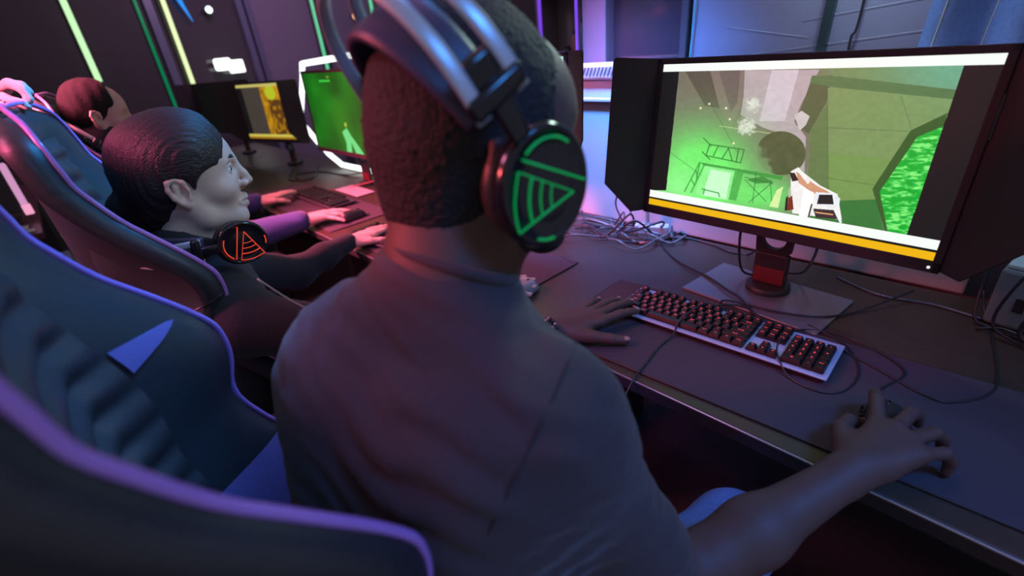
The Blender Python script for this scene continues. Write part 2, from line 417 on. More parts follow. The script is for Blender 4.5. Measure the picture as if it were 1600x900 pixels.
# ------------------------------------------------------------------ heads
def head_prims(masc=1.0):
    P = [EL((0, .003, .045), (.075, .092, .088), .03), EL((0, .046, .048), (.057, .053, .052), .03),
         EL((0, .044, -.012), (.055, .052, .060), .03)]
    for s in (-1, 1):
        P += [RC((s*.054, .004, -.03), (s*.046, .022, -.060), .018, .017, .025), RC((s*.046, .022, -.060), (s*.012, .072, -.079), .017, .015, .022),
              EL((s*.040, .060, -.012), (.021, .024, .020), .02), RC((s*.010, .0940, .040), (s*.042, .0755, .043), .0088, .0080, .012)]
    P += [EL((0, .076, -.079), (.020, .0155, .015), .018),
          RC((0, .044, -.03), (0, .055, -.066), .03, .026, .03)]
    for s in (-1, 1): P.append(EL((s*.034, .0985, .0225), (.0185, .0165, .0120), .009, '-'))
    P += [RC((0, .0975, .036), (0, .1105, .004), .0075, .0085, .010), RC((0, .1105, .004), (0, .1165, -.010), .0085, .0088, .006),
          RC((0, .1120, -.014), (0, .100, -.021), .0060, .0065, .005)]
    for s in (-1, 1):
        P += [EL((s*.0125, .1045, -.0135), (.0070, .0100, .0075), .006), EL((s*.0065, .1100, -.0225), (.0028, .0050, .0028), .002, '-')]
        # upper and lower eyelid
        P += [RC((s*.018, .0880, .0245), (s*.031, .0935, .0300), .0026, .0028, .003), RC((s*.031, .0935, .0300), (s*.044, .0810, .0255), .0028, .0024, .003),
              RC((s*.018, .0870, .0215), (s*.031, .0900, .0160), .0024, .0026, .003), RC((s*.031, .0900, .0160), (s*.044, .0800, .0215), .0026, .0022, .003)]
    # lips
    P += [RC((-.022, .086, -.0475), (-.006, .0985, -.0415), .0035, .0060, .006), RC((.022, .086, -.0475), (.006, .0985, -.0415), .0035, .0060, .006),
          RC((-.006, .0985, -.0415), (.006, .0985, -.0415), .0060, .0060, .005),
          RC((-.018, .087, -.053), (0, .0965, -.0560), .0040, .0068, .005), RC((.018, .087, -.053), (0, .0965, -.0560), .0040, .0068, .005)]
    for s in (-1, 1): P.append(RC((s*.023, .089, -.0482), (0, .1045, -.0486), .0010, .0016, .0025, '-'))
    return P
def ear_prims():
    P = []
    for s in (-1, 1):
        c = np.array([s*.075, -.004, .004])
        pts = [(.012, -.016), (.016, .004), (.014, .022), (.000, .031), (-.014, .027), (-.019, .010), (-.016, -.010), (-.008, -.024), (.003, -.031), (.010, -.020)]
        pts = [c+np.array([s*(.004+.008*max(0, -a)/.02), a*.85-.1*b, b*.82]) for a, b in pts]
        for i in range(len(pts)-1): P.append(RC(pts[i], pts[i+1], .0042, .0042, .004))
        P += [EL(c+np.array([s*.0, -.003, .0]), (.006, .0135, .024), .006), EL(c+np.array([s*.006, .004, -.002]), (.006, .008, .012), .003, '-'),
              EL(c+np.array([s*.004, .003, -.026]), (.005, .007, .008), .006), RC(c+np.array([s*.005, -.006, .012]), c+np.array([s*.005, -.004, -.012]), .0035, .0035, .004)]
    return P
def Rmat(yaw, pitch=0, roll=0):
    """local head frame to world: yaw about z (positive turns left), pitch up, roll to the right"""
    cy, sy = math.cos(yaw), math.sin(yaw); cp, sp = math.cos(pitch), math.sin(pitch); cr, sr = math.cos(roll), math.sin(roll)
    Rz = np.array([[cy, -sy, 0], [sy, cy, 0], [0, 0, 1]]); Rx = np.array([[1, 0, 0], [0, cp, -sp], [0, sp, cp]]); Ry = np.array([[cr, 0, sr], [0, 1, 0], [-sr, 0, cr]])
    return Rz@Rx@Ry
def T4(R, t, s=1.0):
    T = np.eye(4); T[:3, :3] = R*s; T[:3, 3] = t; return T
def mapp(T, p): return T[:3, :3]@np.array(p, float)+T[:3, 3]
# ================================================================== the room
FZ = -0.75; CZ = 2.0
def S(o): return setp(o, kind='structure')
S(box('floor', (-2.6, .9, FZ-.03), (7.2, 8.0, .06), M_floor, bev=0))
WX = -6.0
# end wall (left in the view) : black section, glazed door, violet section
S(box('wall_left', (WX-.05, -.95, (FZ+CZ)/2), (.1, 4.2, CZ-FZ), M_wallk, bev=0))
S(box('wall_left_violet', (WX-.05, 3.35, (FZ+CZ)/2), (.1, 2.6, CZ-FZ), M_wall, bev=0))
S(box('wall_back_far', (-3.6, 4.62, (FZ+CZ)/2), (4.9, .06, CZ-FZ), M_wallk, bev=0))
# glazed door on the end wall
d1 = S(box('door_1', (WX-.03, 1.6, (FZ+CZ)/2), (.02, .9, CZ-FZ), M_glass, bev=0))
bm = bmesh.new()
for y, ww in ((1.19, .07), (1.98, .06), (2.06, .05)): add_box(bm, (WX+.01, y, (FZ+CZ)/2), (.07, ww, CZ-FZ), .004)
add_box(bm, (WX+.01, 1.6, .43), (.05, .8, .03), .003)
M_df = mat('door_frame_paint', (0.10, 0.10, 0.17), 0.35)
from_bm('door_frame', bm, M_df, d1)
S(box('trim_1', (WX+.02, 2.76, (FZ+CZ)/2), (.04, .10, CZ-FZ), M_frame, bev=.004))
# back wall near the desk
WY = 1.56
S(box('wall_back', (-.10, WY+.06, (FZ+CZ)/2), (2.2, .06, CZ-FZ), M_wall, bev=0))
S(box('wall_back_lower', (-.05, WY+.005, (FZ+.44)/2), (2.3, .05, .44-FZ), M_wall, bev=.003))
S(box('trim_2', (-1.16, WY, (.44+CZ)/2), (.10, .07, CZ-.44), M_wall, bev=.004))
w1 = S(box('window_1', (-.965, WY+.02, (.5+CZ)/2), (.29, .012, CZ-.5), M_glass, bev=0))
bm = bmesh.new()
add_box(bm, (-.828, WY, (.44+CZ)/2), (.022, .05, CZ-.44), .003); add_box(bm, (-.965, WY, .50), (.29, .04, .03), .003)
from_bm('window_frame', bm, M_frame, w1)
# niche shelf wall, seen beyond the dark head
S(box('wall_niche', (-3.9, 3.62, (FZ+CZ)/2), (1.05, .05, CZ-FZ), M_wallk, bev=0))
S(box('wall_niche_right', (-2.15, 3.62, (FZ+CZ)/2), (1.10, .05, CZ-FZ), M_wall, bev=0))
# ------------------------------------------------------------------ bookcase niche
t = empty('shelf_unit', (-3.05, 3.75, FZ), 0, 'recessed shelf unit with bottles behind the headset wearer', 'shelf')
M_sh = mat('niche_paint', (0.24, 0.20, 0.22), 0.6)
box('back_panel', (0, .14, 1.2), (.62, .02, 2.4), M_sh, t)
for s_ in (-1, 1): box('side_panel', (s_*.32, 0, 1.2), (.02, .3, 2.4), M_sh, t)
for z in (.9, 1.18, 1.66, 2.05): box('shelf', (0, 0, z), (.62, .28, .02), M_wall, t)
M_bt = [mat('bottle_pink', (.35, .14, .16), .4), mat('bottle_blue', (.16, .22, .42), .3), mat('bottle_dark', (.04, .03, .05), .3)]
bl = ['tall blue bottle on the niche shelf', 'short pink bottle on the niche shelf beside the blue one', 'dark squat jar at the left of the bottles on the niche shelf']
for i, (bx_, r_, h_, mi) in enumerate([(.13, .045, .30, 1), (.03, .03, .2, 0), (-.06, .055, .08, 2)]):
    b = lathe('bottle', [(r_*.9, 0), (r_, .01), (r_, h_*.65), (r_*.45, h_*.82), (r_*.4, h_*.86)], M_bt[mi], loc=(-3.05+bx_, 3.7, FZ+1.19+.001), seg=20)
    setp(b, bl[i], 'bottle', 'bottles on the niche shelf')
    lathe('bottle_cap', [(r_*.5, h_*.84), (r_*.5, h_)], M_bt[2], b, loc=(-3.05+bx_, 3.7, FZ+1.191), seg=16)
# ------------------------------------------------------------------ light tubes
def led_tube(y, z0, z1, M, r, label, x=WX+.03):
    t = empty('light_tube', (x, y, z0), 0, label, 'light', 'vertical light tubes on the end wall')
    add = bmesh.new(); add_tube(add, [Vector((0, 0, 0)), Vector((0, 0, z1-z0))], r, 10); from_bm('tube', add, M, t, True)
    bm = bmesh.new(); add_box(bm, (-.012, 0, (z1-z0)/2), (.012, r*2.6, z1-z0), .002); from_bm('channel', bm, M_frame, t)
    return t
led_tube(.593, .62, 1.95, L_green, .024, 'leftmost bright pale green light tube on the black wall')
led_tube(1.098, .10, 1.95, L_dgreen, .014, 'thin dim green light tube beside the door glass')
led_tube(1.31, .14, 1.95, L_yel, .020, 'bright yellow-green light tube in front of the dark door', x=WX+.08)
led_tube(2.728, .30, 1.95, L_mint, .018, 'mint green light tube above the green monitor', x=WX+.08)
led_tube(3.486, .5, 1.95, L_mint, .020, 'mint green light tube right of the other one, beside the dark head')
led_tube(-.15, -.62, -.2, L_green, .03, 'short low green light tube seen between the chairs')
for (x, y, lab) in ((-3.30, 3.57, 'violet light tube left of the bottle niche'), (-1.215, 1.50, 'violet light tube at the corner by the white radiator')):
    t = empty('light_tube', (x, y, -.3 if y > 2 else .5), 0, lab, 'light', 'vertical violet light tubes')
    bm = bmesh.new(); add_tube(bm, [Vector((0, 0, 0)), Vector((0, 0, 2.2 if y > 2 else 1.45))], .016 if y > 2 else .005, 10); from_bm('tube', bm, L_vio, t, True)
    bm = bmesh.new(); add_box(bm, (0, .018 if y > 2 else .008, 1.0 if y > 2 else .7), (.03 if y > 2 else .012, .01, 2.2 if y > 2 else 1.45), .002); from_bm('channel', bm, M_frame, t)
# ceiling light reflections in the door glass, built as small glowing bulbs
def spot(loc, r, M, label):
    t = empty('wall_spotlight', loc, 0, label, 'lamp')
    bm = bmesh.new(); bmesh.ops.create_uvsphere(bm, u_segments=20, v_segments=12, radius=r); from_bm('bulb', bm, M, t, True)
    bm = bmesh.new(); add_lathe(bm, [(r*.6, -.05), (r*1.0, -.045), (r*1.1, 0), (r*1.05, .0)], 20, 'X'); from_bm('housing', bm, M_black, t, True)
L_spot = led('lamp_cool_white', (.75, 1, 1), 3)
spot((WX+.10, 1.668, 1.141), .030, L_spot, 'small round white lamp high in the dark door glass')
L_org = led('lamp_orange', (1, .45, .25), 1.2)
spot((WX+.10, 3.20, 1.02), .030, L_org, 'small orange lamp on the violet wall between the mint tubes')
L_blu = led('lamp_blue', (.02, .3, 1), 1.0)
o = tube('neon_arc', [(WX+.08, 1.43, 1.35), (WX+.08, 1.45, 1.22), (WX+.08, 1.50, 1.05)], .03, L_blu, None, rfn=lambda t: .032*(1-t)+.003)
setp(o, 'curved blue neon piece at the top of the dark door', 'light')
t = empty('wall_lamp', (WX+.10, 1.63, .66), 0, 'bright white two-lobed lamp glowing in the dark door', 'lamp')  # ceiling light mirrored in the glass, built as a glowing body
bm = bmesh.new()
add_box(bm, (0, 0, .0), (.03, .16, .11), .02); add_box(bm, (0, .12, -.03), (.03, .15, .12), .012)
from_bm('diffuser', bm, L_white, t)
bm = bmesh.new(); add_box(bm, (-.03, .06, 0), (.03, .3, .05), .01); from_bm('mount', bm, M_black, t)
lp = tube('door_handle_bar', [(-5.935, 1.158, .500), (-5.935, 1.225, .405), (-5.935, 1.290, .285)], .020, mat('pale_sleeve', (.5, .5, .6), .4), None)  # plain pale stick against the end wall, not a door part
setp(lp, 'short pale slanting bar beside the yellow-green light tube', 'bar')
# ------------------------------------------------------------------ blue board with hanging denim above the big monitor
bp_ = setp(box('wall_board', (.13, WY, (.46+CZ)/2), (1.88, .02, CZ-.46), M_bluep, bev=.002), 'glossy violet-blue board behind the nearest monitor', 'board')
o = prism('pole', [(-.452, .46), (-.434, .46), (-.395, 1.2), (-.425, 1.2)], 'y', 1.525, 1.545, mat('dark_teal_metal', (.04, .07, .08), .25, metal=.5)); setp(o, 'slim dark slanted pole on the blue board above the monitor', 'pole')
o = tube('hanging_wire', [(-.375, 1.535, .46), (-.378, 1.535, .55), (-.368, 1.535, .60), (-.365, 1.535, .9)], .003, M_cable); setp(o, 'thin dark wire hanging on the blue board beside the pole', 'wire')
o = tube('hanging_wire', [(-.805, 1.54, .46), (-.80, 1.54, .6), (-.79, 1.54, .8)], .0025, mat('teal_wire', (.1, .35, .4), .3)); setp(o, 'thin teal wire at the left edge of the blue board', 'wire')
bm = bmesh.new(); nx, nz = 90, 24
g = [[None]*(nz+1) for _ in range(nx+1)]
for i in range(nx+1):
    for j in range(nz+1):
        u, v = i/nx, j/nz
        x = -.235+.42*u+.06*v; z = .47+.75*v
        y = 1.505-.026*math.sin(u*21+v*2)-.014*math.sin(u*9+1+v)
        g[i][j] = bm.verts.new((x, y, z))
for i in range(nx):
    for j in range(nz): bm.faces.new((g[i][j], g[i+1][j], g[i+1][j+1], g[i][j+1]))
cl = from_bm('denim_cloth', bm, M_jean, None, True); md = cl.modifiers.new('s', 'SOLIDIFY'); md.thickness = .004
setp(cl, 'blue denim cloth hanging in folds above the right end of the nearest monitor', 'cloth')
M_seam = mat('pale_seam', (.5, .55, .5), .7)
for u0 in (.06, .24, .45, .72):
    pts = []
    for j in range(12):
        v = j/11; x = -.235+.42*u0+.06*v; z = .47+.75*v; y = 1.505-.026*math.sin(u0*21+v*2)-.014*math.sin(u0*9+1+v)-.004
        pts.append((x, y, z))
    tube('seam', pts, .0016, M_seam, cl, n=2, seg=5)
# ------------------------------------------------------------------ white convector under the board
rad = empty('radiator', (-.66, 1.48, 0), 0, 'white panel radiator with slotted top behind the desk', 'radiator')
box('front_panel', (0, -.005, .195), (1.30, .07, .42), M_white, rad, bev=.006)
box('ledge', (0, -.012, .412), (1.31, .085, .012), M_white, rad, bev=.003)
box('collar', (0, .0, .445), (1.30, .06, .055), M_white, rad, bev=.002)
bm = bmesh.new(); add_box(bm, (0, -.002, .500), (1.32, .09, .05), .008); from_bm('top_cap', bm, M_white, rad)
bm = bmesh.new()
for i in range(88): add_box(bm, (-.65+i*.0148, -.048, .503), (.0050, .004, .028), .0, rot=Matrix.Rotation(.45, 3, 'Y'))
for a_, b_ in (((-.62, 1.548, .525), (-.05, 1.548, .575)), ((-.50, 1.548, .60), (.10, 1.548, .66)), ((-.70, 1.548, .60), (-.48, 1.548, .56))):
    tube('scratch', [a_, b_], .0004, mat('pale_scratch', (.5, .55, .65), .5), bp_, n=1)
    o_ = bp_.children[-1]; o_.matrix_parent_inverse = Matrix.Translation((0, 0, 0))
gr = from_bm('grille', bm, mat('slot_shadow', (.16, .12, .2), .6), rad)
# ------------------------------------------------------------------ desk
DX0, DX1, DY0, DY1 = -4.9, .75, .672, 1.40
desk = empty('gaming_desk', ((DX0+DX1)/2, (DY0+DY1)/2, FZ), 0, 'long dark wooden desk carrying the row of monitors', 'desk')
dcx, dcy = (DX0+DX1)/2, (DY0+DY1)/2
box('desktop', (0, 0, .75-.0151), (DX1-DX0, DY1-DY0, .03), M_desk, desk, bev=.002)
box('edge_band', (0, -(DY1-DY0)/2-.0015, .75-.0170), (DX1-DX0, .003, .0245), M_black, desk, bev=.001)
box('edge_lip', (0, -(DY1-DY0)/2-.0018, .75-.0025), (DX1-DX0, .0036, .0036), M_edge, desk, bev=.0012)
for x in (DX0+.05, -3.0, -1.95, -.8, .7): box('leg_panel', (x-dcx, .02, .36), (.03, .55, .718), M_black, desk, bev=.003)
box('modesty_panel', (0, .25, .5), (DX1-DX0-.1, .02, .45), M_black, desk, bev=.002)
# ------------------------------------------------------------------ mouse mats
def mousemat(x0, x1, y0, y1, label, group=None, rz=0):
    t = empty('mouse_mat', ((x0+x1)/2, (y0+y1)/2, .0002), rz, label, 'mouse mat', 'desk mats')
    w_, d_ = x1-x0, y1-y0
    box('pad', (0, 0, .002), (w_, d_, .003), M_mat, t, bev=.001)
    P_ = [(-w_/2, -d_/2), (w_/2, -d_/2), (w_/2, d_/2), (-w_/2, d_/2)]
    bm = bmesh.new(); pts = []
    for i, (a, b) in enumerate(P_):
        c, d = P_[(i+1) % 4]
        for k in range(8): pts.append(Vector((a+(c-a)*(k+.5)/8, b+(d-b)*(k+.5)/8, .0022)))
    add_tube(bm, pts, .0022, 6, closed=True); from_bm('stitched_edge', bm, M_black, t, True)
mousemat(-.685, .23, .704, 1.038, 'wide dark mouse mat under the lit keyboard', rz=.045)
mousemat(-1.72, -.858, .700, 1.040, 'dark mouse mat in front of the young man with hair tied back')
mousemat(-2.85, -1.86, .700, 1.0, 'dark mouse mat under the hands with violet sleeves')
# ------------------------------------------------------------------ keyboards
U = .01905
KEYROWS = [
 [('ESC', 0, 1)]+[('F%d' % (i+1), 2+i+(0.5 if i > 3 else 0)+(0.5 if i > 7 else 0), 1) for i in range(12)]+[('PRT', 15.25, 1), ('SCR', 16.25, 1), ('PAU', 17.25, 1)],
 [(c, i, 1) for i, c in enumerate('`1234567890-=')]+[('BACK', 13, 2), ('INS', 15.25, 1), ('HOM', 16.25, 1), ('PGU', 17.25, 1), ('NUM', 18.5, 1), ('/', 19.5, 1), ('*', 20.5, 1), ('-', 21.5, 1)],
 [('TAB', 0, 1.5)]+[(c, 1.5+i, 1) for i, c in enumerate('QWERTYUIOP[]')]+[('\\', 13.5, 1.5), ('DEL', 15.25, 1), ('END', 16.25, 1), ('PGD', 17.25, 1), ('7', 18.5, 1), ('8', 19.5, 1), ('9', 20.5, 1), ('+', 21.5, 1, 2)],
 [('CAPS', 0, 1.75)]+[(c, 1.75+i, 1) for i, c in enumerate("ASDFGHJKL;'")]+[('ENTER', 12.75, 2.25), ('4', 18.5, 1), ('5', 19.5, 1), ('6', 20.5, 1)],
 [('SHIFT', 0, 2.25)]+[(c, 2.25+i, 1) for i, c in enumerate('ZXCVBNM,./')]+[('SHIFT', 12.25, 2.75), ('^', 16.25, 1), ('1', 18.5, 1), ('2', 19.5, 1), ('3', 20.5, 1), ('ENT', 21.5, 1, 2)],
 [('CTRL', 0, 1.25), ('WIN', 1.25, 1.25), ('ALT', 2.5, 1.25), ('', 3.75, 6.25), ('ALT', 10, 1.25), ('FN', 11.25, 1.25), ('=', 12.5, 1.25), ('CTRL', 13.75, 1.25), ('<', 15.25, 1), ('v', 16.25, 1), ('>', 17.25, 1), ('0', 18.5, 2), ('.', 20.5, 1)]]
_keymesh = {}
def keymesh(w_, d_):
    k = (round(w_, 2), d_)
    if k not in _keymesh:
        bm = bmesh.new(); a, b = w_*U/2-.0006, d_*U/2-.0006; h = .0105
        vs = []
        lv = [(1, 1, 0), (1, 1, .003), ((a-.0022)/a, (b-.0020)/b, h-.0012), ((a-.0032)/a, (b-.0030)/b, h)]
        ring = []
        for sx, sy, z in lv:
            ring.append([bm.verts.new((sx*a*q[0], sy*b*q[1]+(.0008*z/h), z)) for q in ((-1, -1), (1, -1), (1, 1), (-1, 1))])
        for A, B in zip(ring, ring[1:]):
            for i in range(4): bm.faces.new((A[i], A[(i+1) % 4], B[(i+1) % 4], B[i]))
        c = bm.verts.new((0, .0008, h-.0006))
        for i in range(4): bm.faces.new((ring[-1][i], ring[-1][(i+1) % 4], c))
        bm.faces.new(ring[0][::-1])
        bmesh.ops.bevel(bm, geom=[e for e in bm.edges if abs(e.verts[0].co.z-e.verts[1].co.z) > .004 and e.verts[0] is not c and e.verts[1] is not c], offset=.0008, segments=2, affect='EDGES')
        bmesh.ops.recalc_face_normals(bm, faces=bm.faces)
        me = bpy.data.meshes.new('key'); bm.to_mesh(me); bm.free(); me.materials.append(M_key); _keymesh[k] = me
    return _keymesh[k]
_txt = {}
def textmesh(s_, size, M, ext=.00015, align='CENTER'):
    k = (s_, size, M.name)
    if k not in _txt:
        cu = bpy.data.curves.new('t', 'FONT'); cu.body = s_; cu.size = size; cu.align_x = align; cu.align_y = 'CENTER'; cu.extrude = ext; cu.resolution_u = 2
        o = bpy.data.objects.new('t', cu); COL.objects.link(o)
        dg = bpy.context.evaluated_depsgraph_get(); me = bpy.data.meshes.new_from_object(o.evaluated_get(dg))
        bpy.data.objects.remove(o); me.materials.clear(); me.materials.append(M); _txt[k] = me
    return _txt[k]
def keyboard(cx, cy, rz, label, plate, legends=True, rows=KEYROWS, sc=1.0):
    t = empty('keyboard', (cx, cy, .0045), rz, label, 'keyboard', 'gaming keyboards')
    W_, D_ = .445, .132
    box('plate', (0, 0, .0135), (W_, D_, .003), plate, t, bev=.0013, seg=3) if False else None
    bm = bmesh.new(); add_box(bm, (0, 0, .0125), (W_, D_, .004), .0018)
    from_bm('top_plate', bm, plate, t)
    bm = bmesh.new(); add_box(bm, (0, .0, .0055), (W_-.012, D_-.012, .010), .002); from_bm('case', bm, M_black, t)
    ox = -22.5*U/2; oy = D_/2-.0035
    for r, row in enumerate(rows):
        y0 = oy-r*U-(0.004 if r > 0 else 0)
        for kk in row:
            ch, x, w_ = kk[:3]; d_ = kk[3] if len(kk) > 3 else 1
            kx, ky = ox+(x+w_/2)*U, y0-d_*U/2
            k = bpy.data.objects.new('key', keymesh(w_, d_)); COL.objects.link(k); k.parent = t; k.location = (kx, ky, .0155)
            k.rotation_euler = (math.radians([9, 6, 3, 0, -3, -4][r]), 0, 0)
            if legends and ch:
                lg = bpy.data.objects.new('legend', textmesh(ch, .0085 if len(ch) == 1 else .0042, M_leg)); COL.objects.link(lg)
                lg.parent = k; lg.location = (0, .0012, .0103)
    t.scale = (1.03,)*3
    return t
kb = keyboard(-.370, .926, .042, 'keyboard with silver plate and red glowing key letters on the nearest mat', M_alu)
M_kplate = mat('dark_keyboard_plate', (.05, .05, .06), .4)
keyboard(-1.50, .79, .05, 'dark keyboard under the pale hand with the black sleeve', M_kplate, False)
keyboard(-2.36, .895, .0, 'dark keyboard under the hand of the person in violet', M_kplate, False)
# ------------------------------------------------------------------ mice
def mouse(cx, cy, rz, label, M=M_black):
    t = empty('computer_mouse', (cx, cy, .0043), rz, label, 'mouse', 'computer mice')
    bm = bmesh.new(); nu, nv = 24, 14; g = []
    for i in range(nu):
        a = 2*PI*i/nu; row = []
        for j in range(nv+1):
            q = j/nv; rr = math.sin(q*PI/2)**.55 if q < 1 else 1
            cx_ = math.cos(a); sy_ = math.sin(a)
            wy = .060; wx = .031*(1-.10*math.cos(2*a))
            x = wx*rr*np.sign(cx_)*abs(cx_)**.8; y = wy*rr*np.sign(sy_)*abs(sy_)**.8
            z = .037*math.cos(q*PI/2)**.75*(1-.25*(sy_*rr))+.001 if q < 1 else .001
            row.append(bm.verts.new((x, y, z)) if (j > 0 or i == 0) else g[0][0])
        g.append(row)
    for i in range(nu):
        A, B = g[i], g[(i+1) % nu]
        for j in range(nv):
            vs = [A[j], B[j], B[j+1], A[j+1]]; vs = list(dict.fromkeys(vs))
            if len(vs) > 2: bm.faces.new(vs)
    bm.faces.new([g[i][nv] for i in range(nu)])
    from_bm('shell', bm, M, t, True)
    bm = bmesh.new(); add_lathe(bm, [(.006, -.0035), (.009, -.003), (.009, .003), (.006, .0035)], 18, 'X', Matrix.Translation((0, .030, .027))); from_bm('scroll_wheel', bm, M_gloss, t, True)
    bm = bmesh.new(); add_tube(bm, [Vector((0, y, .0375-.010*(y/.05)-(.012*(max(0, y-.03)/.02)**2))) for y in (.006, .016, .021)], .0008, 6); from_bm('button_gap', bm, M_gloss, t, True)
    bm = bmesh.new()
    for k in range(4): add_box(bm, (-.0295-.0006*k, -.016+.010*k, .014+.001*k), (.004, .0045, .016), .001, rot=Matrix.Rotation(.35, 3, 'X'))
    from_bm('side_grip', bm, M_gloss, t)
    return t
mouse(-.040, .812, .12, 'black mouse under the dark hand at the right')
mouse(-.855, .785, 0.0, 'pale-lit mouse under the fingers behind the dark head', mat('grey_mouse', (.25, .25, .27), .35))
mouse(-1.93, .84, .1, 'black mouse under the hand with the violet sleeve')
# ------------------------------------------------------------------ screens
def grid_screen(name, w_, h_, nx, ny, fn, parent, mtl):
    us = np.linspace(0, 1, nx+1); vs = np.linspace(0, 1, ny+1)
    Uu, Vv = np.meshgrid(us, vs)
    co = np.stack([(Uu-.5)*w_, np.zeros_like(Uu), (Vv-.5)*h_], -1).reshape(-1, 3)
    i = np.arange(ny)[:, None]*(nx+1)+np.arange(nx)[None]
    f = np.stack([i, i+1, i+nx+2, i+nx+1], -1).reshape(-1, 4)
    me = mesh_np(name, [(co, f)])
    rgb = fn(Uu, Vv); rgb = np.clip(rgb, 0, 1)
    l = np.where(rgb <= .04045, rgb/12.92, ((rgb+.055)/1.055)**2.4).reshape(-1, 3)
    a = me.color_attributes.new('pix', 'FLOAT_COLOR', 'POINT')
    a.data.foreach_set('color', np.concatenate([l, np.ones((len(l), 1))], 1).astype(np.float32).ravel())
    return link(name, me, mtl, parent, False)
def vnoise(x, y, s, seed=0):
    r = np.random.RandomState(seed); T = r.rand(64, 64)
    X = x*s; Y = y*s; xi = np.floor(X).astype(int); yi = np.floor(Y).astype(int); fx = X-xi; fy = Y-yi
    fx = fx*fx*(3-2*fx); fy = fy*fy*(3-2*fy)
    t = lambda a, b: T[a % 64, b % 64]
    return (t(xi, yi)*(1-fx)+t(xi+1, yi)*fx)*(1-fy)+(t(xi, yi+1)*(1-fx)+t(xi+1, yi+1)*fx)*fy
def homog(src, dst):
    A = []
    for (x, y), (u, v) in zip(src, dst):
        A += [[x, y, 1, 0, 0, 0, -u*x, -u*y, -u], [0, 0, 0, x, y, 1, -v*x, -v*y, -v]]
    return np.linalg.svd(np.array(A))[2][-1].reshape(3, 3)
def inpoly(X, Y, poly):
    c = np.zeros(X.shape, bool); n = len(poly)
    for i in range(n):
        x0, y0 = poly[i]; x1, y1 = poly[(i+1) % n]
        if y0 == y1: continue
        c ^= ((Y < y0) != (Y < y1)) & (X < (x1-x0)*(Y-y0)/(y1-y0)+x0)
    return c
def segd(X, Y, a, b):
    bx_, by_ = b[0]-a[0], b[1]-a[1]; t = np.clip(((X-a[0])*bx_+(Y-a[1])*by_)/(bx_*bx_+by_*by_+1e-9), 0, 1)
    return np.hypot(X-a[0]-t*bx_, Y-a[1]-t*by_)
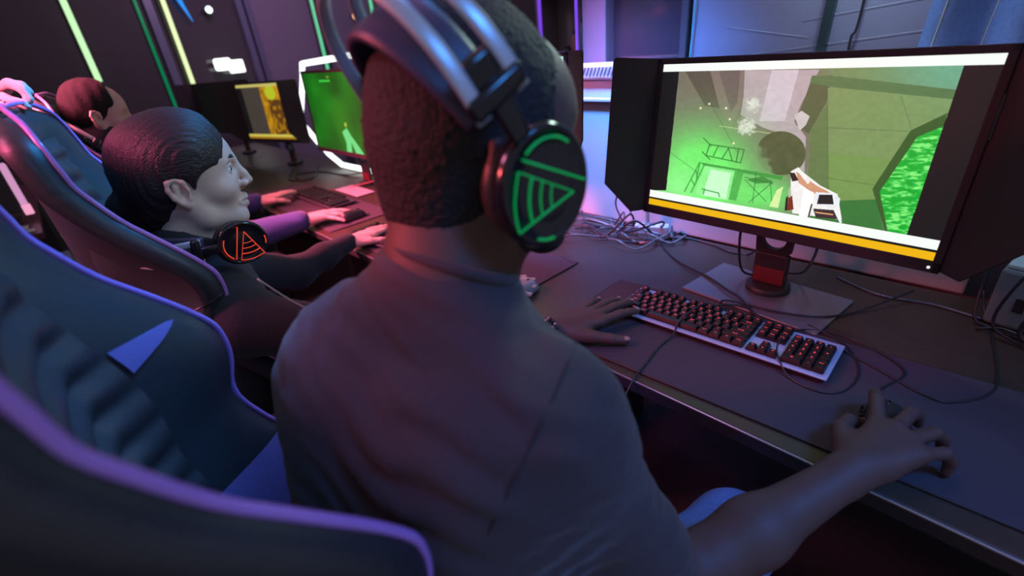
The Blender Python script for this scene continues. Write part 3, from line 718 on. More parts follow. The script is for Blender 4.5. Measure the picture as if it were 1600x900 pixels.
def paint_main(Uu, Vv):
    H = homog([(0, 1), (1, 1), (1, 0), (0, 0)], [(1041, 97), (1577, 82), (1458, 405), (1018, 325)])
    q = H @ np.stack([Uu.ravel(), Vv.ravel(), np.ones(Uu.size)]); X = (q[0]/q[2]).reshape(Uu.shape); Y = (q[1]/q[2]).reshape(Uu.shape)
    C = lambda r, g, b: np.array([r, g, b])/255.
    def mixp(img, m_, col):
        m_ = m_[..., None]; return img*(1-m_)+np.array(col)*m_
    sm = lambda a, b, x: np.clip((x-a)/(b-a), 0, 1)**2*(3-2*np.clip((x-a)/(b-a), 0, 1))
    img = np.ones(X.shape+(3,))*C(118, 108, 96)
    img = mixp(img, sm(1250, 1330, X), C(112, 140, 92))
    img = mixp(img, sm(1330, 1500, X)*sm(260, 100, Y), C(105, 165, 135))
    poly = lambda pts, col, a=1.0: mixp(img, inpoly(X, Y, pts)*a, col)
    img = poly([(1075, 107), (1116, 107), (1135, 170), (1108, 165)], C(92, 80, 72))
    img = poly([(1116, 107), (1172, 107), (1172, 152), (1150, 200), (1132, 170)], C(128, 112, 106))
    img = poly([(1130, 107), (1165, 107), (1160, 160), (1150, 175)], C(108, 94, 90))
    img = poly([(1172, 107), (1290, 107), (1262, 160), (1250, 190), (1268, 215), (1262, 330), (1244, 330), (1244, 215), (1200, 200), (1165, 180), (1170, 150)], C(178, 164, 168))
    img = poly([(1215, 107), (1258, 107), (1235, 190), (1195, 190)], C(208, 196, 206), .8)
    # glow
    g = np.exp(-(((X-1105)/82)**2+((Y-280)/80)**2)); img = mixp(img, np.clip(g*1.3, 0, .95), C(112, 240, 108))
    g2 = np.exp(-(((X-1060)/40)**2+((Y-300)/40)**2)); img = mixp(img, np.clip(g2*.5, 0, .9), C(170, 255, 170))
    g3 = np.exp(-(((X-1200)/60)**2+((Y-310)/32)**2)); img = mixp(img, np.clip(g3*.9, 0, .85), C(110, 235, 110))
    # right structures
    img = poly([(1278, 120), (1310, 116), (1300, 160), (1272, 210), (1252, 195)], C(84, 98, 66))
    img = poly([(1275, 205), (1302, 160), (1302, 340), (1268, 335)], C(98, 122, 74))
    img = poly([(1302, 136), (1500, 152), (1478, 198), (1424, 232), (1374, 300), (1374, 318), (1302, 318)], C(122, 148, 92), .8)
    img = poly([(1302, 240), (1400, 250), (1372, 318), (1302, 318)], C(112, 150, 70), .5)
    img = poly([(1278, 116), (1320, 118), (1500, 140), (1496, 155), (1318, 136), (1275, 128)], C(84, 118, 74))
    img = poly([(1268, 318), (1374, 312), (1386, 362), (1262, 345)], C(56, 116, 56))
    for a, b in [((1302, 136), (1302, 335)), ((1302, 200), (1425, 205)), ((1415, 150), (1432, 210)), ((1302, 280), (1375, 290)), ((1100, 130), (1160, 240)), ((1050, 240), (1120, 290))]:
        img = mixp(img, np.clip(1-segd(X, Y, a, b)/1.3, 0, 1)*.35, C(60, 80, 50))
    img = poly([(1484, 176), (1428, 204), (1369, 296), (1388, 366), (1440, 372)], C(56, 92, 44))
    ins = inpoly(X, Y, [(1480, 196), (1438, 214), (1380, 300), (1392, 366), (1440, 372)])
    nz = vnoise(X/12, Y/3, 1, 3)*.6+vnoise(X/5, Y/1.5, 1, 5)*.4
    gcol = C(18, 165, 48)[None, None]*(1-sm(.35, .8, nz)[..., None])+C(130, 235, 120)[None, None]*sm(.35, .8, nz)[..., None]
    img = np.where(ins[..., None], gcol, img)
    # tracer, sparks, smoke
    img = mixp(img, np.clip(1-segd(X, Y, (1132, 198), (1215, 210))/1.2, 0, 1)*.6, C(225, 240, 160))
    for c in [(1101, 169), (1115, 162), (1142, 169), (1148, 187), (1154, 226)]:
        img = mixp(img, np.clip(1.6-np.hypot(X-c[0], Y-c[1])/1.6, 0, 1), C(255, 235, 190))
    for (cx, cy, r) in [(1174, 200, 17), (1186, 163, 14)]:
        d = np.hypot(X-cx, Y-cy)+(vnoise(X/4, Y/4, 1, 8)-.5)*9
        img = mixp(img, sm(r, r-7, d)*.75, C(205, 212, 196)); img = mixp(img, sm(r-3, r-9, d)*vnoise(X/3, Y/3, 1, 2)*.6, C(240, 248, 232))
    img = poly([(1250, 180), (1262, 173), (1274, 182), (1268, 196), (1258, 205)], C(198, 190, 188))
    # girder, frame
    dk = C(42, 120, 48)
    def line(img, a, b, w_, col, al=1.0): return mixp(img, np.clip(w_+.5-segd(X, Y, a, b), 0, 1)*al, col)
    for a, b in [((1116, 228), (1171, 236)), ((1110, 246), (1165, 257)), ((1116, 228), (1110, 246)), ((1122, 246), (1130, 230)), ((1136, 250), (1146, 234)), ((1146, 234), (1152, 254)), ((1158, 256), (1162, 236)), ((1171, 236), (1165, 257)), ((1106, 218), (1118, 230)), ((1104, 240), (1116, 252))]:
        img = line(img, a, b, .9, dk, .85)
    img = poly([(1100, 257), (1232, 278), (1230, 284), (1108, 263)], C(60, 150, 62), .9)
    img = poly([(1108, 262), (1160, 270), (1146, 318), (1092, 308)], C(150, 240, 150), .7)
    img = poly([(1118, 268), (1150, 274), (1142, 316), (1104, 310)], C(215, 250, 220), .75)
    for a, b in [((1100, 257), (1076, 304)), ((1108, 260), (1086, 306)), ((1100, 258), (1094, 290)), ((1094, 270), (1096, 282)), ((1086, 284), (1092, 294)), ((1104, 300), (1130, 306)), ((1130, 306), (1132, 312)), ((1108, 300), (1106, 308))]:
        img = line(img, a, b, .9, C(60, 150, 66), .9)
    img = poly([(1156, 270), (1170, 272), (1158, 318), (1146, 316)], C(70, 165, 72), .8)
    img = poly([(1174, 284), (1200, 278), (1218, 288), (1190, 290)], C(50, 130, 52), .8)
    for a, b in [((1178, 320), (1215, 288)), ((1172, 284), (1205, 318)), ((1190, 270), (1184, 320)), ((1212, 284), (1214, 320)), ((1172, 280), (1216, 290))]:
        img = line(img, a, b, .5, C(36, 110, 44), .9)
    # disc
    d = ((X-1229)/38.5)**2+((Y-241)/35)**2
    nn = vnoise(X/6, Y/6, 1, 4); m_ = sm(1.04, .96, d)*(1-sm(1212, 1196, X-(Y-245)*.4+(nn-.5)*14)*.85)
    img = mixp(img, m_, C(78, 90, 56)); img = mixp(img, m_*sm(.2, .9, vnoise(X/9, Y/9, 1, 9))*.25, C(110, 112, 82))
    # held device in front
    W_ = C(236, 234, 232)
    img = poly([(1240, 300), (1256, 270), (1262, 290), (1256, 330), (1240, 330)], C(188, 192, 172), .8)
    img = poly([(1222, 300), (1232, 294), (1228, 310), (1224, 328), (1210, 326)], C(210, 236, 160))
    img = poly([(1244, 270), (1254, 264), (1290, 292), (1316, 305), (1322, 345), (1246, 336), (1244, 300)], W_)
    img = poly([(1252, 270), (1262, 276), (1284, 292), (1300, 300), (1310, 308), (1280, 305), (1256, 288)], C(206, 150, 116))
    img = poly([(1242, 272), (1250, 272), (1256, 284), (1246, 286)], C(54, 36, 34))
    img = poly([(1252, 266), (1256, 263), (1274, 286), (1270, 290)], C(235, 235, 230))
    img = poly([(1264, 296), (1280, 303), (1272, 345), (1256, 342)], C(250, 248, 250))
    img = poly([(1240, 312), (1246, 308), (1248, 330), (1238, 332)], C(120, 50, 30)); img = poly([(1236, 312), (1240, 308), (1238, 332), (1234, 332)], C(40, 34, 34))
    img = poly([(1282, 302), (1312, 304), (1320, 312), (1317, 326), (1282, 322)], C(225, 230, 236))
    img = poly([(1288, 306), (1308, 306), (1310, 321), (1284, 321)], C(34, 36, 36))
    img = poly([(1278, 328), (1310, 330), (1316, 344), (1282, 342)], C(60, 48, 52)); img = line(img, (1282, 334), (1308, 337), 1, C(235, 170, 110))
    img = line(img, (1312, 330), (1320, 348), 2, C(235, 240, 245)); img = line(img, (1276, 322), (1270, 345), 1.2, C(60, 50, 60))
    # soft mottling
    img = img*(1+.05*(vnoise(X/7, Y/5, 1, 11)[..., None]-.5))
    # side bars
    left = inpoly(X, Y, [(1030, 90), (1067, 90), (1066, 108), (1046, 303), (1000, 303)]); right = (X-1511)*(368-100)-(1419-1511)*(Y-100) > 0
    img = np.where((left | right)[..., None], C(24, 23, 24), img)
    WH = C(238, 246, 240)
    img = np.where((Vv > .953)[..., None], WH, img)
    img = np.where((Vv < .112)[..., None], WH, img)
    img = np.where((Vv < .060)[..., None], C(14, 20, 16), img)
    img = np.where((Vv < .046)[..., None], C(232, 176, 12), img)
    return img
def paint_green(Uu, Vv):
    C = lambda r, g, b: np.array([r, g, b])/255.
    n = vnoise(Uu*6, Vv*5, 1, 1)
    img = np.ones(Uu.shape+(3,))*C(16, 112, 20)*(0.8+.4*n[..., None])
    m_ = np.clip(1.4-(((Uu-.50)/.15)**2+((Vv-.42)/.30)**2), 0, 1)*.45
    img = img*(1-m_[..., None])+C(62, 128, 24)*m_[..., None]
    fig = inpoly(Uu, Vv, [(.48, .0), (.50, .12), (.47, .26), (.55, .32), (.60, .22), (.68, .10), (.74, .0), (.62, .0), (.58, .14), (.56, .0)])
    img = np.where(fig[..., None], C(120, 235, 140), img)
    img = np.where((np.hypot((Uu-.545), (Vv-.36)*.6) < .018)[..., None], C(190, 200, 60), img)
    img = np.where(((abs(Vv-.90) < .010) & (Uu > .27) & (Uu < .45))[..., None], C(60, 220, 70), img)
    img = np.where(((abs(Vv-.90) < .007) & (Uu > .45) & (Uu < .60))[..., None], C(30, 70, 24), img)
    img = np.where(((abs(Vv-.945) < .010) & (Uu > .40) & (Uu < .44))[..., None], C(140, 160, 60), img)
    return img
def paint_yellow(Uu, Vv):
    C = lambda r, g, b: np.array([r, g, b])/255.
    n = vnoise(Uu*30, Vv*14, 1, 6)
    img = np.ones(Uu.shape+(3,))*C(70, 62, 56)
    img = np.where((Uu > .42)[..., None], C(196, 140, 18)*(0.75+.4*n[..., None]), img)
    img = np.where(((Uu > .52) & (Uu < .80) & (Vv < .72) & (n > .42))[..., None], C(96, 60, 20), img)
    img = np.where((np.hypot(Uu-.60, (Vv-.84)*.7) < .09)[..., None], C(190, 200, 40), img)
    img = np.where((Uu < .10)[..., None], C(20, 18, 20), img)
    img = np.where((Vv > .95)[..., None], C(205, 195, 110), img)
    img = np.where((Vv < .08)[..., None], C(215, 205, 90), img)
    img = np.where((Vv < .035)[..., None], C(170, 120, 20), img)
    return img
def paint_blue(Uu, Vv):
    C = lambda r, g, b: np.array([r, g, b])/255.
    n = vnoise(Uu*8, Vv*8, 1, 7)[..., None]
    return C(140, 180, 175)*(.6+.5*n)
def monitor(cx, cy, zc, yaw, tilt, label, fn, hoods=(18, 40), W_=.5973, H_=.336, foot=None, res=(200, 112), strength=1.0, group='monitors on the long desk', hl=.14):
    fx, fy = foot or (cx, cy+.06)
    t = empty('monitor', (fx, fy, 0), 0, label, 'monitor', group)
    R = Matrix.Rotation(yaw, 3, 'Z') @ Matrix.Rotation(-tilt, 3, 'X')
    P0 = Vector((cx-fx, cy-fy, zc))
    def T(o):
        o.matrix_local = Matrix.Translation(P0) @ R.to_4x4(); return o
    bt, bb = .013, .022
    bm = bmesh.new()
    w2, h2 = W_/2, H_/2
    add_box(bm, (0, .000, h2+bt/2), (W_+2*bt, .022, bt), .002); add_box(bm, (0, .000, -h2-bb/2), (W_+2*bt, .022, bb), .002)
    for s_ in (-1, 1): add_box(bm, (s_*(w2+bt/2), 0, (bt-bb)/2), (bt, .022, H_+bt+bb), .002)
    T(from_bm('bezel', bm, M_bezel, t))
    bm = bmesh.new(); add_box(bm, (0, .014, -.004), (W_+.02, .020, H_+.03), .006); add_box(bm, (0, .035, -.02), (W_*.55, .04, H_*.6), .012); T(from_bm('back_housing', bm, M_black, t))
    scr = grid_screen('screen', W_, H_, res[0], res[1], fn, t, attr_emit('screen_'+fn.__name__, strength)); T(scr)
    scr.data.transform(Matrix.Translation((0, -.0075, 0)))
    bm = bmesh.new(); add_lathe(bm, [(.0025, -.001), (.0025, .001)], 16, 'Z', Matrix.Translation((w2-.003, -.012, -h2-.012)) @ Matrix.Rotation(PI/2, 4, 'X')); T(from_bm('power_button', bm, led('power_led', (1, .95, 1), 1.0), t))
    # side hoods
    if hoods:
        for s_, an in ((-1, hoods[0]), (1, hoods[1])):
            a = math.radians(an); L_ = hl; top = h2+bt; bot = -h2-bb
            prof = [(0, bot+.004), (L_*.35, bot+.004), (L_, bot+.085), (L_, top-.006), (L_*.96, top), (0, top)]
            bm = bmesh.new(); th = .004
            def PP(d, z, o_): return Vector((s_*(w2+bt-.002+d*math.sin(a)+o_*math.cos(a)), -.004-d*math.cos(a)+o_*math.sin(a), z))
            A = [bm.verts.new(PP(d, z, 0)) for d, z in prof]; B = [bm.verts.new(PP(d, z, th)) for d, z in prof]
            bm.faces.new(A); bm.faces.new(B[::-1])
            for i in range(len(prof)): bm.faces.new((A[i], A[(i+1) % 6], B[(i+1) % 6], B[i]))
            h_ = T(from_bm('side_hood', bm, M_bezel, t))
            bm = bmesh.new(); add_box(bm, (s_*(w2+bt+.001), -.008, h2*.45), (.004, .008, .07), .001); hg = from_bm('hinge', bm, M_gloss, h_)
    # stand: neck with ring hole, red foot panel, round pivot and flat base
    zt = zc-.02
    bm = bmesh.new()
    ny = .0
    pts = 28
    hz = zc-H_/2-.062; r1 = .027; hw = .045
    outer = []
    ring_o = [bm.verts.new((r1*math.cos(2*PI*k/pts), ny-.008, hz+r1*math.sin(2*PI*k/pts))) for k in range(pts)]
    ring_b = [bm.verts.new((r1*math.cos(2*PI*k/pts), ny+.008, hz+r1*math.sin(2*PI*k/pts))) for k in range(pts)]
    sq_o, sq_b = [], []
    for k in range(pts):
        c, s2 = math.cos(2*PI*k/pts), math.sin(2*PI*k/pts); m_ = max(abs(c), abs(s2)); q2 = (hw-.006*(1-s2/m_)/2)*c/m_; sq_o.append(bm.verts.new((q2, ny-.008, hz+.040*s2/m_))); sq_b.append(bm.verts.new((q2, ny+.008, hz+.040*s2/m_)))
    for k in range(pts):
        k2 = (k+1) % pts
        bm.faces.new((ring_o[k], ring_o[k2], sq_o[k2], sq_o[k])); bm.faces.new((ring_b[k], sq_b[k], sq_b[k2], ring_b[k2])); bm.faces.new((ring_o[k], ring_b[k], ring_b[k2], ring_o[k2])); bm.faces.new((sq_o[k], sq_o[k2], sq_b[k2], sq_b[k]))
    add_box(bm, (0, ny, (hz-.040+.02)/2), (.078, .016, hz-.040-.02), .002)
    add_box(bm, (0, ny, (hz+.040+zt+.1)/2), (.09, .016, zt+.1-hz-.040), .002)
    from_bm('stand_neck', bm, M_black, t)
    box('pivot_joint', (0, -.018, zc), (.06, .045, .06), M_black, t)
    box('neck_panel', (0, ny-.0095, .045), (.070, .003, .040), M_red, t, bev=.001)
    lathe('pivot_disc', [(.050, .006), (.052, .009), (.050, .020), (.044, .022)], M_black, t, 40)
    return t
paintres = (880, 495)
mt = monitor(-.358, 1.107, .372, -.0495, .118, 'nearest large monitor with side hoods showing a green game scene', paint_main, (14, 42), foot=(-.362, 1.185), res=paintres, strength=1.1)
bm = bmesh.new(); add_box(bm, (0, 0, .003), (.33, .20, .006), .002); bs = from_bm('base_plate', bm, mat('satin_base', (.30, .32, .36), .30, metal=.7), mt); bs.location = (.004, -.034, 0); bs.rotation_euler = (0, 0, -.10)
monitor(-1.20, 1.14, .435, .0, .04, 'monitor half hidden behind the big headset, one side hood showing', paint_blue, (20, 55), W_=.46, H_=.27, res=(40, 22), strength=3)
monitor(-2.42, 1.13, .375, .0, .03, 'monitor with a plain green game picture inside the white light frame', paint_green, None, W_=.70, H_=.375, res=(240, 130), strength=.9)
monitor(-3.46, 1.14, .35, .25, .04, 'far monitor with a yellow picture and dark hood', paint_yellow, (35, 10), W_=.60, H_=.336, res=(160, 90), strength=.9, hl=.13)
monitor(-4.35, 1.12, .36, .35, .04, 'farthest dark monitor beside the yellow one', lambda u, v: np.zeros(u.shape+(3,))+.03, (20, 20), res=(8, 8))
# white light frame round the green monitor
lf = empty('bent_light_tube', (-2.9, 1.3, 0), 0, 'white light tube bent in an angular frame behind the green monitor', 'light')
LP_ = [(-1.95, .635), (-2.52, .625), (-3.15, .607), (-3.175, .57), (-3.20, .53), (-3.42, .264), (-3.23, .143), (-3.10, .075), (-2.95, .024), (-2.6, .026), (-2.1, .05)]
bm = bmesh.new(); pts = []
for (a, b), (c, d) in zip(LP_, LP_[1:]):
    n_ = max(2, int(math.hypot(c-a, d-b)/.02))
    for k in range(n_): pts.append(Vector((a+(c-a)*k/n_+2.9, -.0+.001*(k % 2), b+(d-b)*k/n_)))
pts.append(Vector((LP_[-1][0]+2.9, 0, LP_[-1][1])))
add_tube(bm, pts, .0155, 10); from_bm('tube', bm, L_white, lf, True)
for x_, z_ in ((-2.6, .012), (-2.1, .02)): box('foot', (x_+2.9, .02, .004+z_/2-.006), (.06, .06, z_), M_black, lf)
# ================================================================== racing chairs
def interp(tab, z):
    xs = [a for a, b in tab]; ys = [b for a, b in tab]; return float(np.interp(z, xs, ys))
YW = [(-.30, .30), (-.20, .31), (-.10, .28), (0, .235), (.05, .20), (.10, .165), (.15, .140), (.19, .130), (.225, .142), (.26, .150), (.298, .143), (.33, .122), (.365, .093), (.42, .046), (.48, .012), (.55, -.004), (.58, -.014), (.606, -.032)]
HW = [(-.30, .245), (0, .250), (.10, .252), (.2, .258), (.3, .262), (.36, .258), (.42, .250), (.50, .245), (.545, .235), (.575, .208), (.595, .17), (.606, .135)]
YB = [(-.30, .005), (0, .0), (.2, -.015), (.3, -.028), (.5, -.036), (.64, -.032)]
def sm01(a, b, x): t = min(1, max(0, (x-a)/(b-a))); return t*t*(3-2*t)
def chair(cx, cy, rz, label):
    t = empty('gaming_chair', (cx, cy, FZ), rz, label, 'chair', 'racing-style chairs along the desk')
    Z0 = -FZ
    zs = np.concatenate([np.linspace(-.30, .565, 45), [.578, .588, .596, .602]])
    def inner(u, z):
        yb, yw = interp(YB, z), interp(YW, z); a = abs(u)
        y = yb+(yw-yb)*sm01(.42, .97, a)
        return y
    bm = bmesh.new(); rings = []
    nu = 28
    for zi, z in enumerate(zs):
        W_ = interp(HW, z); yb, yw = interp(YB, z), interp(YW, z); ring = []
        cap = sm01(.565, .604, z)
        for k in range(nu+1):
            u = -1+2*k/nu; ring.append((u*W_, inner(u, z)-.02*cap, z))
        for k in range(nu+1):
            u = 1-2*k/nu; a = abs(u)
            yo = yb-.030+(yw-.040-(yb-.030))*sm01(.15, 1.0, a); yo += .022*cap
            ring.append((u*(W_+.022*(1-cap)*math.sin(min(1, a)*PI/2)), yo, z-.004))
        rings.append([bm.verts.new((x, y, zz+Z0)) for x, y, zz in ring])
    for A, B in zip(rings, rings[1:]):
        n = len(A)
        for k in range(n): bm.faces.new((A[k], A[(k+1) % n], B[(k+1) % n], B[k]))
    bm.faces.new(rings[0][::-1]); bm.faces.new(rings[-1])
    from_bm('backrest', bm, M_leather, t, True)
    # quilted middle pad
    bm = bmesh.new(); g = []
    zz_ = np.linspace(-.20, .535, 124)
    for z in zz_:
        W_ = interp(HW, z)*.64; row = []
        for k in range(17):
            u = -1+2*k/16
            q = .5+.5*math.cos(2*PI*(z)/.048+2.2*abs(u))
            e = sm01(0, .12, 1-abs(u))*sm01(0, .03, .535-z)*sm01(0, .03, z+.20)
            row.append(bm.verts.new((u*W_, inner(u*.64, z)+(.006+.011*q**.6)*e+.0035, z+Z0)))
        g.append(row)
    for A, B in zip(g, g[1:]):
        for k in range(16): bm.faces.new((A[k], A[k+1], B[k+1], B[k]))
    from_bm('quilted_pad', bm, M_leather, t, True)
    # violet inserts on the inner faces of the wings
    for s_ in (-1, 1):
        bm = bmesh.new()
        def strip(ulo, uhi, za, zb, M_n=10):
            gg = []
            for i in range(M_n+1):
                f = i/M_n; z = za(f) if callable(za) else za+(zb-za)*f
                row = []
                for k in range(9):
                    u = ulo(f)+(uhi(f)-ulo(f))*k/8
                    row.append(bm.verts.new((s_*(u*interp(HW, z)-.0025), inner(u, z)+.0018, z+Z0)))
                gg.append(row)
            for A, B in zip(gg, gg[1:]):
                for k in range(8): bm.faces.new((A[k], A[k+1], B[k+1], B[k]))
        strip(lambda f: .66, lambda f: .66+.22*(f/.75 if f < .75 else (1-f)/.25), .315, .352)
        from_bm('shoulder_insert', bm, M_purple, t, True)
        bm = bmesh.new()
        strip(lambda f: .62, lambda f: .95, -.22, .095)
        from_bm('side_insert', bm, M_purple, t, True)
        # piping along the wing edge
        pts = []
        for z in np.concatenate([np.linspace(-.22, .565, 68), [.582, .594]]):
            W_ = interp(HW, z); pts.append(Vector((s_*(W_*.985), inner(.985, z)+.002, z+Z0)))
        pts += [Vector((s_*x, -.034-.012*(1-x/.14), .605+Z0)) for x in (.12, .07, .002)]
        sm_ = catmull(pts[::2]+[pts[-1]], 3)
        bm = bmesh.new(); add_tube(bm, sm_, .0046, 8); from_bm('piping', bm, M_piping, t, True)
        # seam across the side of the wing
        pts = [Vector((s_*(interp(HW, .255)+.012+.011*math.sin(f*PI)), inner(.99, .255)-.005-.06*f, .255+Z0-.015*f)) for f in np.linspace(0, 1, 8)]
        bm = bmesh.new(); add_tube(bm, pts, .0018, 6); from_bm('seam', bm, M_gloss, t, True)
    # seat
    sv = sdf_verts([EL((0, .22, -.30), (.20, .25, .055), .03)] + [RC((s_*.215, .02, -.285), (s_*.215, .42, -.275), .052, .045, .05) for s_ in (-1, 1)] + [RC((-.18, .44, -.305), (.18, .44, -.305), .042, .042, .06)], .008)
    me = mesh_np('seat', [(sv[0]+np.array([0, 0, Z0]), sv[1])]); link('seat', me, M_leather, t)
    for s_ in (-1, 1):
        # armrest
        bm = bmesh.new(); add_box(bm, (s_*.315, .10, -.16+Z0), (.035, .05, .22), .006); add_box(bm, (s_*.27, .10, -.30+Z0), (.12, .05, .025), .006); ar = from_bm('armrest_post', bm, M_black, t)
        bm = bmesh.new(); add_box(bm, (s_*.315, .11, -.045+Z0), (.075, .24, .026), .012, seg=4); from_bm('armrest_pad', bm, M_black, t, True)
    lathe('gas_lift', [(.045, .10), (.045, .14), (.026, .15), (.026, .30), (.06, .31), (.07, .40)], M_black, t, 24, loc=(0, .18, 0))
    for k in range(5):
        a = 2*PI*k/5+.3; d = Vector((math.cos(a), math.sin(a), 0)); c0 = Vector((0, .18, .12))
        bm = bmesh.new(); add_tube(bm, [c0, c0+d*.16+Vector((0, 0, -.01)), c0+d*.30+Vector((0, 0, -.035))], .022, 8, rfn=lambda f: .026-.010*f); lg = from_bm('base_leg', bm, M_black, t, True)
        bm = bmesh.new(); add_lathe(bm, [(.012, -.022), (.029, -.02), (.029, -.004), (.02, 0), (.029, .004), (.029, .02), (.012, .022)], 20, 'X', Matrix.Translation(c0+d*.30+Vector((0, 0, -.0905)))); from_bm('caster', bm, M_black, lg, True)
    return t
def copy_tree(o, parent=None):
    c = o.copy(); COL.objects.link(c)
    if parent is not None: c.parent = parent; c.matrix_parent_inverse = o.matrix_parent_inverse.copy()
    for ch in list(o.children): copy_tree(ch, c)
    return c
ch1 = chair(-.50, -.060, math.radians(1), 'black racing chair with violet piping, out of focus in the left foreground')
for (x, y, a, lab) in [(-1.262, .028, -7, 'black racing chair with violet piping behind the young man with hair tied back'),
                       (-2.42, .105, -9, 'black racing chair with pink-lit piping behind the person in violet')]:
    c = copy_tree(ch1); c.location = (x, y, FZ); c.rotation_euler = (0, 0, math.radians(a)); c['label'] = lab
# ================================================================== headset
def headset(T, label, ledM, stretch=1.0, mic=False, cable=None, hwid=.100, top=.185, tiltc=0.0, open_=0.0):
    """T: 4x4 numpy from head frame (origin between the ears, x right, y front, z up)"""
    t = empty('headset', tuple(T[:3, 3]), 0, label, 'headset', 'over-ear headsets')
    TB = Matrix.Rotation(math.radians(tiltc), 4, 'X')
    TM = Matrix(T.tolist()); TM = Matrix.Translation(-Vector(T[:3, 3])) @ TM
    def put(o, b=False): o.data.transform(TM @ TB if b else TM); return o
    def arc(y, hw, tp, a0=.0, n=40, z0=.078):
        pts = []
        for k in range(n+1):
            a = a0+(PI-2*a0)*k/n
            pts.append(Vector((hw*math.copysign(abs(math.cos(a))**.86, math.cos(a)), y*(1-.25*math.sin(a)), z0+(tp-z0)*math.sin(a)**.9)))
        return pts
    for y in (-.021, .021):
        bm = bmesh.new(); add_tube(bm, arc(y, hwid+.014, top), .005, 12, flat=(Vector((0, 1, 0)), .0068, .0016)); put(from_bm('metal_band', bm, M_band, t, True), True)
    # suspended strap
    bm = bmesh.new(); g = []
    n = 36
    for k in range(n+1):
        a = .42+(PI-.84)*k/n; row = []
        for j in range(9):
            f = -1+j/4; wd = .030*(.55+.45*math.sin(a))
            c = Vector(((hwid-.008)*math.cos(a), f*wd, .012+(top-.042)*math.sin(a)-.003*f*f))
            row.append(c)
        g.append(row)
    top_, bot = [], []
    for row in g: top_.append([bm.verts.new(c) for c in row]); bot.append([bm.verts.new(c-Vector((c.x*.05, 0, .006))) for c in row])
    for A, B in zip(top_, top_[1:]):
        for j in range(8): bm.faces.new((A[j], B[j], B[j+1], A[j+1]))
    for A, B in zip(bot, bot[1:]):
        for j in range(8): bm.faces.new((A[j], A[j+1], B[j+1], B[j]))
    for i in range(n):
        bm.faces.new((top_[i][0], bot[i][0], bot[i+1][0], top_[i+1][0])); bm.faces.new((top_[i][8], top_[i+1][8], bot[i+1][8], bot[i][8]))
    bm.faces.new([v for v in top_[0]]+[v for v in bot[0][::-1]]); bm.faces.new([v for v in top_[-1][::-1]]+[v for v in bot[-1]])
    put(from_bm('head_strap', bm, mat('strap_leather', (.05, .042, .085), .45, bump=(200, .05)), t, True), True)
    for s_ in (-1, 1):
        # hub joining bands to cup
        bm = bmesh.new(); add_box(bm, (s_*(hwid+.013), 0, .088), (.011, .056, .018), .005, seg=3); add_box(bm, (s_*(hwid+.006), 0, .104), (.014, .028, .028), .005, seg=3); add_box(bm, (s_*(hwid+.012), 0, .066), (.009, .020, .040), .004, seg=3)
        put(from_bm('slider_hub', bm, M_gloss, t, True), True)
        MR = Matrix.Translation((s_*(hwid-.020), 0, -.002)) @ (Matrix.Rotation(0, 4, 'Z') if s_ > 0 else Matrix.Rotation(PI, 4, 'Z'))
        sc = Matrix.Diagonal((1, .86, .97, 1))
        bm = bmesh.new(); add_lathe(bm, [(.030, -.012), (.044, -.013), (.051, -.006), (.052, .002), (.048, .009), (.040, .011)], 48, 'X', MR @ sc); put(from_bm('ear_cushion', bm, M_leather, t, True))
        bm = bmesh.new(); add_lathe(bm, [(.040, .008), (.050, .011), (.0545, .017), (.0555, .024), (.053, .031), (.0485, .0345), (.0475, .0325), (.030, .0345), (.0005, .0352)], 56, 'X', MR @ sc); cup = put(from_bm('ear_cup', bm, M_gloss if True else M_black, t, True))
        # glowing pattern: arc, line, triangle of arcs (disc plane coordinates a to the front, b up)
        LX = .0355
        def D(a, b): return (MR @ sc) @ Vector((LX+(.0 if abs(a)+abs(b) < .05 else -.0006), a, b))
        sgn = 1
        bm = bmesh.new(); fl = None
        def stroke(pts, r=.0009): add_tube(bm, [D(*p) for p in pts], r, 6)
        stroke([(.043*math.cos(a)*.98, .043*math.sin(a)*.98) for a in np.linspace(1.15, 2.45, 16)], .0012)
        stroke([(-.036, .0225), (.0445, .0065)], .0011)
        apex = np.array([.030, -.004]); 
        p1 = np.array([-.040, .013]); p2 = np.array([-.033, -.038])
        d1 = unit(p1-apex); d2 = unit(p2-apex); a1 = math.atan2(d1[1], d1[0]); a2 = math.atan2(d2[1], d2[0])
        if a2 < 0: a2 += 2*PI
        for R_, w_ in ((.072, .0010), (.0555, .0012), (.042, .0009), (.029, .0008)):
            stroke([tuple(apex+R_*np.array([math.cos(a), math.sin(a)])) for a in np.linspace(a1, a2, 12)], w_)
        stroke([tuple(apex+d1*.072), tuple(apex)], .0007); stroke([tuple(apex), tuple(apex+d2*.072)], .0011)
        stroke([(.046*math.cos(a), .046*math.sin(a)) for a in np.linspace(4.5, 4.95, 6)], .0014)
        le = from_bm('light_pattern', bm, ledM, cup, True); le.data.transform(TM)
    if mic:
        pts = catmull([(-hwid-.01, .03, -.03), (-hwid-.0, .07, -.045), (-.07, .11, -.055)] if mic < 0 else [(hwid+.005, .03, -.03), (hwid+.0, .075, -.03), (hwid-.02, .115, -.02)], 8)
        bm = bmesh.new(); add_tube(bm, pts, .0022, 8); put(from_bm('microphone_boom', bm, M_black, t, True))
    return t
